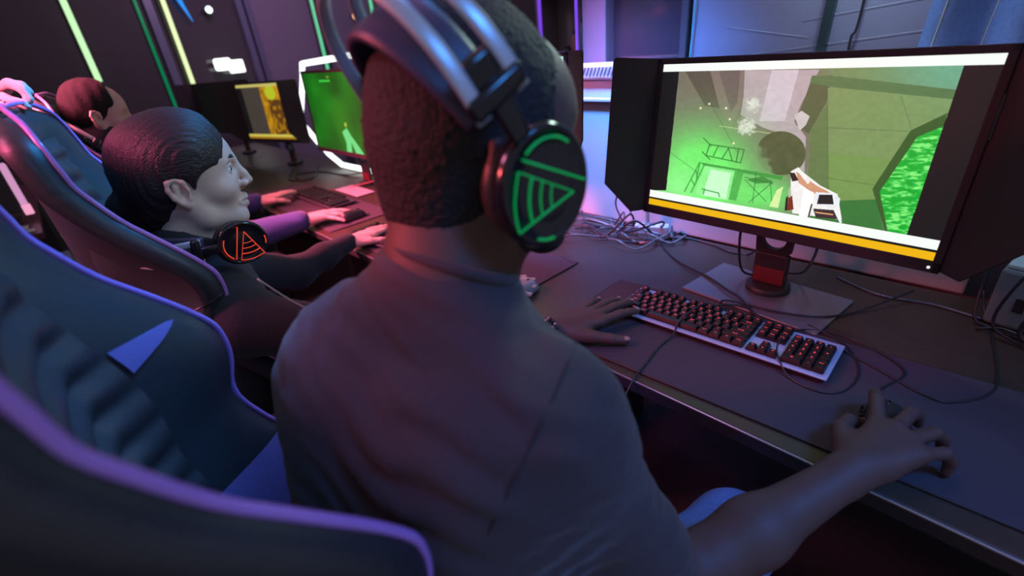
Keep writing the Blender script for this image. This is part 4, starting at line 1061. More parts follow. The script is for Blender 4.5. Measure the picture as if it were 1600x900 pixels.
# ================================================================== people
def np_join(o_list): pass
def person(label, loc):
    return empty('person', loc, 0, label, 'person')
def child(o, root):
    """parent a world-space mesh to an empty that only has a location"""
    o.data.transform(Matrix.Translation(-root.location)); o.parent = root
    for c in o.children: c.data.transform(Matrix.Translation(-root.location))
    return o
def shoe(c, d, M_, root):
    c = np.array(c, float); d = unit(d)
    o = sdf_obj('shoe', [([RC(c+[0, 0, .04], c+d*.16+[0, 0, .032], .045, .036, .03), RC(c+d*.16+[0, 0, .032], c+d*.20+[0, 0, .028], .036, .030, .03), RC(c+[0, 0, .07], c+[0, 0, .10], .042, .04, .03)], .006, dict(clip=[((0, 0, -1), -FZ-.001)]))], M_)
    return child(o, root)
A_ = np.array
# ---------------------------------------------- the man in the dark tee, back to the camera
p1 = person('man with cropped hair in a dark t-shirt, back turned, wearing the green-lit headset', (-.36, .06, FZ))
HT = T4(Rmat(math.radians(-17), math.radians(-5), math.radians(-2)), (-.406, .326, .515), 1.08)
Sr, Sl = A_([-.266, .264, .264]), A_([-.525, .180, .278])
Er, El_ = A_([-.172, .368, -.030]), A_([-.70, .42, .02])
Wr, Wl = A_([-.044, .648, .046]), A_([-.622, .668, .040])
neck = [RC(mapp(HT, (0, -.012, -.035)), (-.400, .268, .400), .060, .062, .03), RC((-.400, .268, .400), (-.392, .22, .32), .064, .075, .04), RC(mapp(HT, (0, -.050, -.02)), (-.402, .255, .40), .042, .05, .03)]
Rh, Rn = hand(Wr, (.30, .94, .14), (-.15, -.15, .97), -1, [(-.062, .838, .040), (.000, .836, .022), (.036, .798, .015), (.048, .758, .013)], (-.062, .782, .022), 1.12)
Lh, Ln = hand(Wl, (.28, .94, .02), (.0, -.05, 1.0), 1, [(-.522, .884, .032), (-.556, .914, .034), (-.592, .902, .034), (-.640, .872, .030)], (-.486, .762, .016), 1.14)
rarm = [RC(Sr, Er, .052, .044, .02), RC(Er, Er*.55+Wr*.45, .046, .040, .03), RC(Er*.55+Wr*.45, Wr, .040, .026, .03), RC(Wr-unit(Wr-Er)*.02, Wr+unit(Wr-Er)*.02, .025, .024, .02)]
larm = [RC(Sl, El_, .052, .044, .02), RC(El_, El_*.55+Wl*.45, .045, .038, .03), RC(El_*.55+Wl*.45, Wl, .038, .025, .03)]
body = sdf_obj('body', [(xf(head_prims(), HT)+xf(ear_prims(), HT)+neck+[RC(Sl, Sr, .05, .05, .03), RC((-.392, .20, .27), (-.385, .12, -.1), .07, .08, .03)]+rarm+larm+Rh+Lh, .0030)], M_skin_d)
child(body, p1)
nn = [len(p1.children)]
nails_obj(Rn+Ln, body, mat('fingernail_rose', (.30, .17, .16), .3))
for c in body.children: c.data.transform(Matrix.Translation(-p1.location))
hairP = xf([EL((0, -.002, .053), (.0815, .098, .094), .02), EL((0, -.020, .01), (.074, .080, .070), .03), EL((0, -.045, -.040), (.056, .048, .045), .03)], HT)
n_ = (HT[:3, :3]@A_([0, .80, .62]))/1.04; n_ = n_/np.linalg.norm(n_)
curl = lambda X, Y, Z: .0016*np.sin(X*900+3*np.sin(Z*500))*np.sin(Y*850+2*np.sin(X*420))*np.sin(Z*870)
nf = (HT[:3, :3]@A_([0, .985, -.17]))/1.04; nf /= np.linalg.norm(nf)
hr = sdf_obj('hair', [(hairP, .0028, dict(disp=curl, smooth=0, clip=[(n_, float(n_@mapp(HT, (0, .064, .084)))), (nf, float(nf@mapp(HT, (0, .046, .03))))]))], M_hair_c); child(hr, p1)
bd = sdf_obj('beard', [(xf([RC((s_*.056, .004, -.028), (s_*.050, .022, -.060), .020, .019, .02) for s_ in (-1, 1)]+[RC((s_*.050, .022, -.060), (s_*.012, .072, -.081), .019, .018, .02) for s_ in (-1, 1)]+[EL((0, .073, -.083), (.026, .022, .020), .02)], HT), .0035)], M_hair_c); child(bd, p1)
# shirt
def mixv(a, b, t): return a*(1-t)+b*t
Sr_u, Sl_u = mixv(Sr, Er, .62), mixv(Sl, El_, .55)
torso = [RC(Sl+[.05, .01, -.01], Sr+[-.05, .0, -.01], .085, .085, .06), EL((-.385, .195, .17), (.175, .115, .19), .06, '+', Rmat(.26)), EL((-.385, .12, -.02), (.165, .125, .22), .08),
         RC((-.39, .08, -.12), (-.385, .07, -.20), .155, .165, .08), EL((-.475, .150, .21), (.085, .075, .13), .07), EL((-.31, .185, .20), (.085, .075, .13), .07),
         RC((-.405, .258, .392), (-.49, .212, .335), .060, .058, .06), RC((-.405, .258, .392), (-.31, .255, .315), .060, .058, .06),
         EL(Sr+[.004, .008, -.002], (.068, .070, .074), .05), EL(Sl+[-.003, .01, -.005], (.070, .074, .078), .05),
         RC(Sr, Sr_u, .068, .060, .05), RC(Sr_u, mixv(Sr, Er, .72), .060, .064, .02), RC(Sl, Sl_u, .072, .064, .05)]
creases = []
cut = [RC((-.405, .285, .412), (-.402, .33, .52), .066, .085, .012, '-'), RC(mixv(Sr, Er, .74), mixv(Sr, Er, 1.3), .058, .062, .004, '-'), RC(mixv(Sl, El_, .60), mixv(Sl, El_, 1.3), .056, .06, .004, '-')]
_f0 = folds(5, .0035, 70, (.5, .5, .8)); _f1 = folds(6, .0025, 150, (.25, .35, 1.0))
def dsp(X, Y, Z):
    w1 = np.exp(-(((X+.325)/.085)**2+((Y-.17)/.10)**2+((Z-.255)/.085)**2))
    w2 = np.exp(-(((X+.27)/.07)**2+((Y-.20)/.10)**2+((Z-.13)/.09)**2))
    q = Z+.30*(X+.33)+.008*np.sin(X*38+Y*20)
    return _f0(X, Y, Z)*1.3+_f1(X, Y, Z)*1.3+.0078*w1*np.sin(q*2*PI/.034)+.0070*w2*np.sin((Z-.5*(X+.3)+.01*np.sin(X*50))*2*PI/.036)
sh = sdf_obj('tee_shirt', [(torso+creases+cut, .0050, dict(disp=dsp, smooth=2))], M_tee); child(sh, p1)
# collar rib
from mathutils.bvhtree import BVHTree
def ring_on(me, c, ax, n=60, rout=.3, a0=0, a1=2*PI):
    bvh = BVHTree.FromPolygons([v.co for v in me.vertices], [tuple(p.vertices) for p in me.polygons])
    ax = Vector(ax).normalized(); e1 = ax.orthogonal().normalized(); e2 = ax.cross(e1); out = []
    for k in range(n):
        a = a0+(a1-a0)*k/n; d = e1*math.cos(a)+e2*math.sin(a)
        h = bvh.ray_cast(Vector(c)+d*rout, -d, rout)
        if h[0] is not None: out.append(h[0])
    for _ in range(2): out = [(out[i-1]+out[i]*2+out[(i+1) % len(out)])/4 for i in range(len(out))]
    return out
rl = p1.location
pts = [p+rl for p in ring_on(sh.data, Vector((-.405, .272, .424))-rl, (0.05, .45, .89))]
bm = bmesh.new(); add_tube(bm, pts, .0065, 8, closed=True); col_ = from_bm('collar', bm, M_tee, None, True); child(col_, p1)
for (c_, ax_s) in ((Vector(Sr)+Vector((-.012, -.004, .004)), Vector(Er-Sr).normalized()*.6+Vector((.75, .25, .1))), (Vector(Sl)+Vector((.012, -.004, .004)), Vector(El_-Sl).normalized()*.6+Vector((-.75, .25, .1)))):
    pts = [p+rl for p in ring_on(sh.data, c_-rl, ax_s)]
    pts = [p for p in pts if (p-c_).length < .13]
    bm = bmesh.new(); add_tube(bm, pts, .0014, 6, closed=False); sm2 = from_bm('sleeve_seam', bm, mat('seam_thread', (.02, .016, .022), .9), None, True); child(sm2, p1)
# jeans
Hr, Hl, Kr, Kl = A_([-.30, .06, -.20]), A_([-.47, .06, -.20]), A_([-.170, .600, -.165]), A_([-.53, .56, -.185])
je = sdf_obj('jeans', [([RC(Hr, Hl, .13, .13, .06), RC(Hr, Kr, .095, .068, .05), RC(Hl, Kl, .095, .068, .05), RC(Kr, (-.20, .52, -.64), .066, .045, .03), RC(Kl, (-.52, .52, -.64), .066, .045, .03)], .008, dict(disp=folds(9, .004, 40, (.3, 1, .4))))], M_jean); child(je, p1)
shoe((-.20, .52, FZ), (0.05, 1, 0), M_black, p1); shoe((-.52, .52, FZ), (-.05, 1, 0), M_black, p1)
# bracelet of beads
br = empty('bracelet', tuple(Wl+A_([-.004, -.012, 0])), 0, 'dark beaded bracelet on the left wrist of the man in the tee', 'bracelet')
Wl = Wl-unit(Wl-El_)*.028; ax_ = unit(Wl-El_); e1 = unit(np.cross(ax_, [0, 0, 1])); e2 = np.cross(e1, ax_)
for r_i, off in enumerate((-.004, .005)):
    for k in range(20):
        a = 2*PI*(k+.5*r_i)/20; p = ax_*off+e1*math.cos(a)*.0305+e2*math.sin(a)*.0290
        bm = bmesh.new(); bmesh.ops.create_uvsphere(bm, u_segments=8, v_segments=6, radius=.0046); 
        for v in bm.verts: v.co += Vector(p)
        from_bm('bead', bm, [M_gloss, mat('steel_bead', (.3, .3, .34), .3, metal=.7)][k % 3 == 0], br, True)
headset(T4(Rmat(math.radians(-9), math.radians(-12), math.radians(-2)), (-.398, .326, .507), 1.06), 'big black headset with glowing green earcup pattern and two metal bands', L_hgreen, top=.195, hwid=.094, tiltc=40)
# ---------------------------------------------- young man with hair tied back
p2 = person('young man in profile with dark hair tied back, black long-sleeved top, headphones round his neck', (-1.2, .06, FZ))
H2 = T4(Rmat(math.radians(-12), 0, 0), (-1.152, .172, .426), 1.0)
S2r, S2l = A_([-1.000, .150, .175]), A_([-1.345, .185, .185])
E2r, E2l = A_([-.900, .42, .03]), A_([-1.50, .42, .035])
W2r, W2l = A_([-.895, .655, .038]), A_([-1.585, .655, .040])
neck2 = [RC((-1.15, .150, .385), (-1.155, .128, .285), .052, .056, .03), RC((-1.15, .185, .37), (-1.155, .155, .30), .035, .04, .03)]
R2h, R2n = hand(W2r, (.15, .98, .0), (0, -.05, 1), -1, [(-.872, .850, .030), (-.846, .850, .026), (-.826, .828, .018), (-.812, .795, .012)], (-.925, .775, .014), .98)
L2h, L2n = hand(W2l, (-.10, .98, .02), (0, -.05, 1), 1, [(-1.590, .862, .030), (-1.615, .868, .030), (-1.64, .85, .030), (-1.665, .81, .030)], (-1.520, .775, .022), 1.0)
la2 = [RC(E2l, W2l, .036, .024, .02)]; ra2 = [RC(E2r, W2r, .036, .024, .02)]
b2 = sdf_obj('body', [(xf(head_prims()+ear_prims(), H2)+neck2+[RC(S2l, S2r, .045, .045, .03), RC((-1.155, .13, .28), (-1.17, .12, .18), .05, .05, .03), RC(S2l, E2l, .04, .036, .02), RC(S2r, E2r, .04, .036, .02)]+la2+L2h+ra2+R2h, .0024, dict(smooth=2))], M_skin_l); child(b2, p2)
nails_obj(L2n+R2n, b2, mat('fingernail_pale', (.62, .45, .42), .3))
for c in b2.children: c.data.transform(Matrix.Translation(-p2.location))
def face_bits(T, root, brow_M):
    s0 = T[0, 0] if False else 1
    for s_ in (-1, 1):
        c = mapp(T, (s_*.0308, .0800, .0232))
        bm = bmesh.new(); bmesh.ops.create_uvsphere(bm, u_segments=20, v_segments=14, radius=.0122)
        for v in bm.verts: v.co += Vector(c)
        e_ = from_bm('eye', bm, mat('eye_white', (.6, .6, .62), .2), None, True); child(e_, root)
        bm = bmesh.new(); bmesh.ops.create_uvsphere(bm, u_segments=16, v_segments=10, radius=.0060)
        for v in bm.verts: v.co = Vector((v.co.x, v.co.y*.35, v.co.z))+Vector(c)+Vector(((T[:3, 1]/np.linalg.norm(T[:3, 1]))*.0108).tolist())
        i_ = from_bm('iris', bm, mat('dark_iris', (.03, .015, .01), .1), None, True); i_.data.transform(Matrix.Translation(-root.location)); i_.parent = e_
        br_ = sdf_obj('eyebrow', [(xf([RC((s_*.014, .1015, .041), (s_*.030, .0985, .0465), .0030, .0034, .003), RC((s_*.030, .0985, .0465), (s_*.047, .0830, .0430), .0034, .0018, .003)], T), .0012)], brow_M); child(br_, root)
face_bits(H2, p2, M_hair_s)
lip2 = sdf_obj('lips', [(xf([RC((-.018, .0895, -.0465), (-.005, .1000, -.0425), .0022, .0046, .003), RC((.018, .0895, -.0465), (.005, .1000, -.0425), .0022, .0046, .003), RC((-.005, .1000, -.0425), (.005, .1000, -.0425), .0046, .0046, .003),
      RC((-.014, .090, -.0535), (0, .0985, -.0555), .0030, .0055, .003), RC((.014, .090, -.0535), (0, .0985, -.0555), .0030, .0055, .003)], H2), .0012)], mat('lip_rose', (.42, .20, .19), .4)); child(lip2, p2)
streak = lambda X, Y, Z: .0010*np.sin(X*700+14*np.sin(Z*9+Y*4))*(.6+.4*np.sin(Y*30+Z*25))+.0006*np.sin(X*1500+Z*60)
hp2 = [EL((0, -.006, .056), (.085, .100, .088), .02), EL((0, .028, .070), (.070, .070, .070), .03), EL((0, -.040, .012), (.075, .062, .070), .03), EL((0, -.060, -.040), (.050, .042, .045), .035), RC((0, -.075, -.01), (0, -.105, -.02), .030, .026, .02), RC((0, -.105, -.02), (.01, -.100, -.085), .026, .012, .02), EL((.060, .022, .022), (.018, .030, .030), .02), EL((-.060, .022, .022), (.018, .030, .030), .02)]
n2 = unit([0, .90, -.42]); n3 = unit([0, .93, .36]); n4 = unit([0, .55, -.83])
h2o = sdf_obj('hair', [(xf(hp2, H2)+xf([EL((s_*.090, .002, -.004), (.030, .025, .036), .005, '-') for s_ in (-1, 1)]+[EL((s_*.075, .060, -.015), (.05, .04, .05), .01, '-') for s_ in (-1, 1)], H2), .0024,
      dict(disp=streak, smooth=1, clip=[(n3, float(n3@mapp(H2, (0, .086, .098)))), (n2, float(n2@mapp(H2, (0, .062, .025))))]))], M_hair_s); child(h2o, p2)
tor2 = [RC(S2l+[.04, 0, 0], S2r+[-.04, 0, 0], .075, .075, .05), EL((-1.175, .12, .08), (.175, .11, .20), .06), EL((-1.18, .10, -.10), (.165, .12, .16), .06), RC((-1.155, .13, .255), (-1.26, .155, .22), .058, .055, .04), RC((-1.155, .13, .255), (-1.06, .145, .21), .058, .055, .04),
        RC(S2r, E2r, .064, .050, .03), RC(E2r, mixv(E2r, W2r, .93), .050, .034, .03), RC(S2l, E2l, .064, .050, .03), RC(E2l, mixv(E2l, W2l, .5), .050, .040, .03), RC(mixv(E2l, W2l, .5), mixv(E2l, W2l, .97), .040, .031, .03),
        RC((-1.152, .135, .325), (-1.155, .128, .27), .061, .068, .02)]
cut2 = [RC((-1.15, .150, .335), (-1.15, .165, .42), .050, .055, .006, '-')]
k2 = sdf_obj('long_sleeved_top', [(tor2+cut2, .0048, dict(disp=folds(21, .004, 55, (.6, .5, 1.0)), smooth=1))], M_knit); child(k2, p2)
t2 = sdf_obj('trousers', [([RC((-1.10, .08, -.2), (-1.27, .08, -.2), .12, .12, .06), RC((-1.10, .08, -.20), (-1.07, .56, -.20), .09, .06, .04), RC((-1.27, .08, -.20), (-1.34, .56, -.20), .09, .06, .04), RC((-1.07, .56, -.20), (-1.08, .50, -.64), .06, .045, .03), RC((-1.34, .56, -.20), (-1.34, .50, -.64), .06, .045, .03)], .010)], M_jeand); child(t2, p2)
shoe((-1.08, .50, FZ), (0, 1, 0), M_black, p2); shoe((-1.34, .50, FZ), (0, 1, 0), M_black, p2)
# headphones round the neck: band runs behind the neck, cups in front
R2 = np.stack([A_([1, .06, 0]), unit([0, .12, 1]), unit([.06, -1, .12])], 1)
headset(T4(R2, (-1.130, .205, .318), .92), 'headset hanging round the young man\'s neck, earcup glowing red-orange', L_hred, hwid=.100, top=.185, mic=False)
# ---------------------------------------------- person in violet further along
p3 = person('person in a violet sweater further down the row, partly hidden', (-2.4, .08, FZ))
H3 = T4(Rmat(math.radians(0), math.radians(-10), 0), (-2.45, .185, .505), .95)
S3r, S3l = A_([-2.22, .17, .27]), A_([-2.60, .17, .27]); E3r, E3l = A_([-2.08, .43, .02]), A_([-2.62, .40, .02]); W3r, W3l = A_([-1.985, .655, .045]), A_([-2.50, .645, .045])
R3h, _n = hand(W3r, (.08, .98, 0), (0, -.05, 1), -1, [(-1.96, .862, .032), (-1.925, .868, .030), (-1.895, .842, .022), (-1.868, .800, .014)], (-2.03, .775, .016), 1.05)
L3h, _m = hand(W3l, (-.12, .98, .02), (0, -.05, 1), 1, [(-2.52, .862, .034), (-2.55, .87, .034), (-2.58, .85, .032), (-2.60, .82, .028)], (-2.44, .765, .020), 1.05)
b3 = sdf_obj('body', [(xf(head_prims()+ear_prims(), H3)+[RC(mapp(H3, (0, -.02, -.04)), (-2.44, .14, .34), .055, .06, .03)]+[RC(S3l, S3r, .045, .045, .03), RC((-2.44, .14, .34), (-2.41, .13, .25), .05, .05, .03), RC(S3l, E3l, .04, .036, .02), RC(S3r, E3r, .04, .036, .02), RC(E3l, W3l, .036, .025, .02), RC(E3r, W3r, .036, .025, .02)]+L3h+R3h, .0036)], M_skin_l); child(b3, p3)
M_hm = mat('matte_black_hair', (.005, .004, .0045), .9, bump=(120, .4))
h3 = sdf_obj('hair', [(xf([EL((0, -.004, .058), (.083, .098, .090), .02), EL((0, -.03, .01), (.075, .072, .07), .03)], H3), .004, dict(disp=lambda X, Y, Z: .0012*np.sin(X*150+Z*60)*np.sin(Y*160), clip=[(unit([0.0, .9, .1]), float(unit([0.0, .9, .1])@mapp(H3, (0, .066, .05))))]))], M_hm); child(h3, p3)
s3 = sdf_obj('sweater', [([RC(S3l, S3r, .085, .085, .05), EL((-2.41, .13, .12), (.20, .13, .24), .06), EL((-2.41, .11, -.10), (.18, .13, .16), .06), RC(S3r, E3r, .072, .062, .03), RC(E3r, mixv(E3r, W3r, .94), .060, .042, .03), RC(S3l, E3l, .072, .062, .03), RC(E3l, mixv(E3l, W3l, .94), .058, .040, .03), RC((-2.41, .14, .36), (-2.41, .13, .30), .07, .09, .04)], .008, dict(disp=folds(33, .006, 50, (.5, .6, 1.0))))], M_sweat); child(s3, p3)
t3 = sdf_obj('trousers', [([RC((-2.33, .08, -.2), (-2.5, .08, -.2), .12, .12, .06), RC((-2.33, .08, -.20), (-2.25, .56, -.20), .09, .06, .04), RC((-2.5, .08, -.20), (-2.55, .56, -.20), .09, .06, .04), RC((-2.25, .56, -.20), (-2.25, .50, -.64), .06, .045, .03), RC((-2.55, .56, -.20), (-2.55, .50, -.64), .06, .045, .03)], .012)], M_jeand); child(t3, p3)
shoe((-2.25, .50, FZ), (0, 1, 0), M_black, p3); shoe((-2.55, .50, FZ), (0, 1, 0), M_black, p3)
headset(T4(np.stack([A_([1, .0, 0]), unit([0, .78, .62]), unit([0, -.62, .78])], 1), (-2.41, .185, .36), 1.0), 'headset round the neck of the person in violet, bands lit red', L_hred, hwid=.102, top=.185)
gt = sdf_obj('neck_gaiter', [(xf([EL((0, .048, -.058), (.062, .062, .046), .03), EL((0, .0, -.05), (.062, .06, .04), .03)], H3)+[RC(mapp(H3, (0, -.01, -.05)), (-2.43, .145, .37), .066, .072, .03)], .005)], M_knit); child(gt, p3)
# ---------------------------------------------- standing spectator at the left edge
p4 = person('person in a grey-blue shirt standing at the left edge, hand on a chair', (-1.85, -.34, FZ))
Hs, Es, Ws = A_([-1.72, -.28, .64]), A_([-1.68, -.20, .42]), A_([-1.50, -.115, .635])
Fs = unit(A_([.50, .86, -.10])); h4, _q = hand(Ws, Fs, (-.1, .15, 1), -1, [(-1.405, .024, .622), (-1.385, .018, .608), (-1.37, .010, .596), (-1.36, -.004, .584)], (-1.50, .0, .590), 1.05)
Wq = A_([-1.66, -.12, .51]); h5, _q2 = hand(Wq, (.4, .9, .05), (0, -.2, 1), -1, [(-1.61, .01, .52), (-1.595, -.01, .515), (-1.585, -.03, .51), (-1.58, -.05, .505)], (-1.68, -.01, .505), 1.0)
H4 = T4(Rmat(math.radians(-20), math.radians(-25), 0), (-1.93, -.22, .86), 1.0)
b4 = sdf_obj('body', [(xf(head_prims()+ear_prims(), H4)+[RC(mapp(H4, (0, -.02, -.04)), (-1.92, -.28, .70), .055, .06, .03)]+[RC(Hs, (-2.05, -.33, .64), .045, .045, .03), RC((-1.92, -.28, .70), (-1.88, -.31, .6), .05, .05, .03), RC(Hs, Es, .04, .036, .02), RC(Es, Ws, .036, .025, .02), RC((-2.05, -.33, .62), (-2.05, -.28, .36), .04, .036, .02), RC((-2.05, -.28, .36), Wq, .036, .025, .02)]+h4+h5, .0042)], M_skin_l); child(b4, p4)
hh4 = sdf_obj('hair', [(xf([EL((0, -.006, .058), (.084, .098, .090), .02)], H4), .006, dict(clip=[(unit([0.0, .9, .2]), float(unit([0.0, .9, .2])@mapp(H4, (0, .06, .05))))]))], M_hair_s); child(hh4, p4)
s4 = sdf_obj('shirt', [([RC(Hs, (-2.05, -.33, .64), .085, .085, .05), EL((-1.88, -.33, .42), (.20, .13, .28), .06), EL((-1.88, -.36, .15), (.18, .13, .18), .06), RC(Hs, Es, .075, .065, .04), RC(Es, mixv(Es, Ws, .72), .064, .048, .03), RC((-2.05, -.33, .62), (-2.05, -.28, .36), .075, .06, .04), RC((-2.05, -.28, .36), (-1.80, -.20, .44), .06, .05, .03)], .009, dict(disp=folds(41, .007, 45, (.4, .3, 1.0))))], M_grey); child(s4, p4)
t4 = sdf_obj('trousers', [([RC((-1.80, -.36, .0), (-1.97, -.36, .0), .13, .13, .06), RC((-1.79, -.36, .0), (-1.78, -.34, -.66), .09, .05, .04), RC((-1.98, -.36, 0), (-2.0, -.34, -.66), .09, .05, .04)], .012)], M_jeand); child(t4, p4)
shoe((-1.78, -.36, FZ), (0.1, 1, 0), M_black, p4); shoe((-2.0, -.36, FZ), (-.1, 1, 0), M_black, p4)
gd = empty('handheld_gadget', (-1.60, -.02, .492), 0, 'small dark gadget with two glowing red lights held by the standing person', 'gadget')
box('casing', (0, 0, 0), (.05, .11, .022), M_black, gd, bev=.006)
for k in range(2): lathe('indicator_light', [(.008, 0), (.009, .003), (.004, .006)], led('lamp_red', (1, .18, .06), 2), gd, 12, loc=(.012, .015+.024*k, .010))
# ================================================================== cables and small things
def cable(pts, r, M, label, name='cable', n=10):
    o = tube(name, pts, r, M, None, n=n, seg=8); setp(o, label, 'cable'); return o
R_ = .0032
cable([(-.415, 1.18, .19), (-.43, 1.30, .08), (-.479, 1.36, .006), (-.530, 1.352, R_), (-.60, 1.375, R_), (-.683, 1.380, R_), (-.737, 1.338, R_), (-.718, 1.287, R_), (-.62, 1.209, .004), (-.50, 1.150, .010), (-.43, 1.105, .0125), (-.39, 1.085, .012), (-.34, 1.045, .006), (-.31, 1.03, R_)], R_, M_cable, 'thick black cable looping on the desk left of the nearest monitor stand')
cable([(-.43, 1.15, .21), (-.44, 1.17, .12), (-.435, 1.20, .03), (-.40, 1.245, .005), (-.36, 1.27, R_)], R_, M_cable, 'black cable dropping straight from the left underside of the nearest monitor')
cable([(-.27, 1.14, .20), (-.268, 1.17, .14), (-.30, 1.235, .05), (-.355, 1.29, .01), (-.40, 1.33, R_)], R_, M_cable, 'black cable dropping from the right underside of the nearest monitor')
cable([(-.405, .994, .0185), (-.415, 1.03, .014), (-.41, 1.055, .012), (-.37, 1.065, .012), (-.30, 1.070, .012), (-.22, 1.105, .0105), (-.17, 1.18, .005), (-.12, 1.26, .02), (-.09, 1.31, .03)], .0024, M_cable, 'thin black cable leaving the back of the lit keyboard to the right')
cable([(-.25, 1.345, R_), (-.15, 1.30, R_), (-.05, 1.315, R_), (.06, 1.30, R_), (.20, 1.32, R_), (.5, 1.30, R_)], .003, mat('blue_lit_cable', (.06, .09, .14), .3), 'long dark cable along the back of the desk behind the nearest monitor')
cable([(-.42, .60, -.06), (-.419, .640, -.02), (-.420, .672, .0045), (-.427, .728, .006), (-.437, .794, .006), (-.434, .848, .012), (-.434, .870, .034), (-.434, .93, .034), (-.425, .975, .034), (-.412, 1.0, .020), (-.395, 1.04, .012), (-.35, 1.06, .011)], .0021, M_cable, 'thin headset cable crossing the lit keyboard and falling over the desk edge')
cable([(-.050, .872, .014), (-.063, .918, .0055), (-.046, 1.005, .006), (-.145, 1.060, .0055), (-.222, 1.045, .006), (-.243, .985, .020), (-.243, .93, .032), (-.232, .885, .030), (-.195, .853, .0075), (-.14, .846, .0055), (-.108, .88, .0055), (-.106, .955, .0055), (-.150, 1.03, .0055), (-.23, 1.065, .006)], .0018, M_cable, 'thin mouse cable looping round the number keys of the lit keyboard')
cable([(-.25, 1.02, .012), (-.169, 1.012, .006), (-.093, .984, .0055), (-.008, .946, .0055), (.034, .955, .0055), (.078, 1.039, .004), (.062, 1.199, .0025), (.037, 1.32, .003), (.02, 1.37, .04)], .0020, M_cable, 'thin black cable curving wide at the right of the mouse mat')
cable([(-.945, .196, .270), (-.93, .24, .205), (-.90, .29, .15), (-.88, .33, .10), (-.87, .36, .02)], .0020, mat('pale_cable', (.35, .38, .40), .3), 'thin cable hanging from the young man\'s neck headphones', name='headphone_cable')
# tangled bundle left of the nearest monitor
rg = np.random.RandomState(12)
bx = [(-.92, 1.36), (-.80, 1.38), (-.99, 1.30)]
def P_(x, y, z=0): 
    return (x, y, z)
bund = [
 [(-1.02, 1.13), (-.985, 1.16), (-.90, 1.245), (-.82, 1.36), (-.77, 1.392), (-.72, 1.36)],
 [(-.79, 1.39), (-.77, 1.34), (-.735, 1.26), (-.76, 1.20), (-.82, 1.19), (-.87, 1.21)],
 [(-1.12, 1.32), (-1.0, 1.36), (-.88, 1.385), (-.78, 1.37), (-.74, 1.31), (-.83, 1.27), (-.92, 1.30), (-1.05, 1.26)],
 [(-1.10, 1.22), (-.98, 1.24), (-.86, 1.22), (-.78, 1.28), (-.84, 1.36), (-.93, 1.37)],
 [(-.93, 1.385), (-.90, 1.31), (-.86, 1.25), (-.80, 1.26), (-.75, 1.33), (-.70, 1.37)],
 [(-1.14, 1.30), (-1.03, 1.31), (-.93, 1.33), (-.83, 1.31), (-.72, 1.33), (-.68, 1.38)],
 [(-.98, 1.38), (-.95, 1.33), (-.97, 1.26), (-.90, 1.23), (-.83, 1.27), (-.86, 1.33), (-.95, 1.35), (-1.05, 1.30)],
 [(-1.10, 1.36), (-1.0, 1.28), (-.88, 1.26), (-.77, 1.26), (-.70, 1.31), (-.74, 1.38)],
 [(-.76, 1.38), (-.72, 1.33), (-.745, 1.275), (-.80, 1.265), (-.88, 1.28), (-.96, 1.35)], [(-.96, 1.22), (-.90, 1.20), (-.85, 1.24), (-.88, 1.31), (-.95, 1.33), (-1.02, 1.27), (-.97, 1.21)],
 [(-.70, 1.385), (-.675, 1.345), (-.70, 1.30), (-.76, 1.285), (-.82, 1.30)], [(-1.08, 1.18), (-1.0, 1.22), (-.93, 1.27), (-.87, 1.34), (-.83, 1.39)]]
names = ['lowest pale cable of the tangle left of the nearest monitor', 'cable curling at the front of the desk tangle', 'long cable looped through the middle of the desk tangle', 'cable looped low in the desk tangle', 'cable bent round the right side of the desk tangle', 'cable lying along the back of the desk tangle', 'small tight loop in the desk tangle', 'cable crossing the whole desk tangle by the power strip', 'pale cable hooked round the power strip', 'open loop at the left front of the desk tangle', 'short pale cable end under the hood of the nearest monitor', 'straight cable running slantwise under the desk tangle']
for i, pl in enumerate(bund):
    zz = [.004+.007*((i*7+j*3) % 5) for j in range(len(pl))]
    if i in (2, 6, 9, 4): zz[len(zz)//2] += .06
    cable([(x, y, z) for (x, y), z in zip(pl, zz)], .0028 if i % 2 else .0036, M_cableg if i in (0, 1, 5, 8, 10) else M_cable, names[i])
for i, (x0, x1) in enumerate([(-.94, -.90), (-.885, -.86)]):
    cable([(x0, 1.39, .01), (x0-.02, 1.38, .09), (x1, 1.40, .20), (x1+.02, 1.402, .30)], .0028, M_cable, ['left', 'right'][i]+' one of two dark cables rising in front of the radiator')
ps = empty('power_strip', (-.805, 1.365, 0), math.radians(25), 'white power strip under the cable tangle by the nearest monitor', 'power strip')
box('body', (0, 0, .016), (.11, .036, .030), M_white, ps, bev=.004); 
for k in range(3): lathe('socket', [(.012, .0), (.013, .002), (.010, .0022), (.009, .0005)], mat('socket_grey', (.4, .4, .42), .4), ps, 20, loc=(-.036+.036*k, 0, .0312))
ad = empty('power_adapter', (-.86, 1.375, 0), math.radians(10), 'white upright power adapter beside the cable tangle', 'adapter')
box('body', (.02, .0, .055), (.022, .03, .10), M_white, ad, bev=.004); lathe('cable_exit', [(.006, 0), (.005, .02)], M_white, ad, 12, loc=(.02, 0, .104))
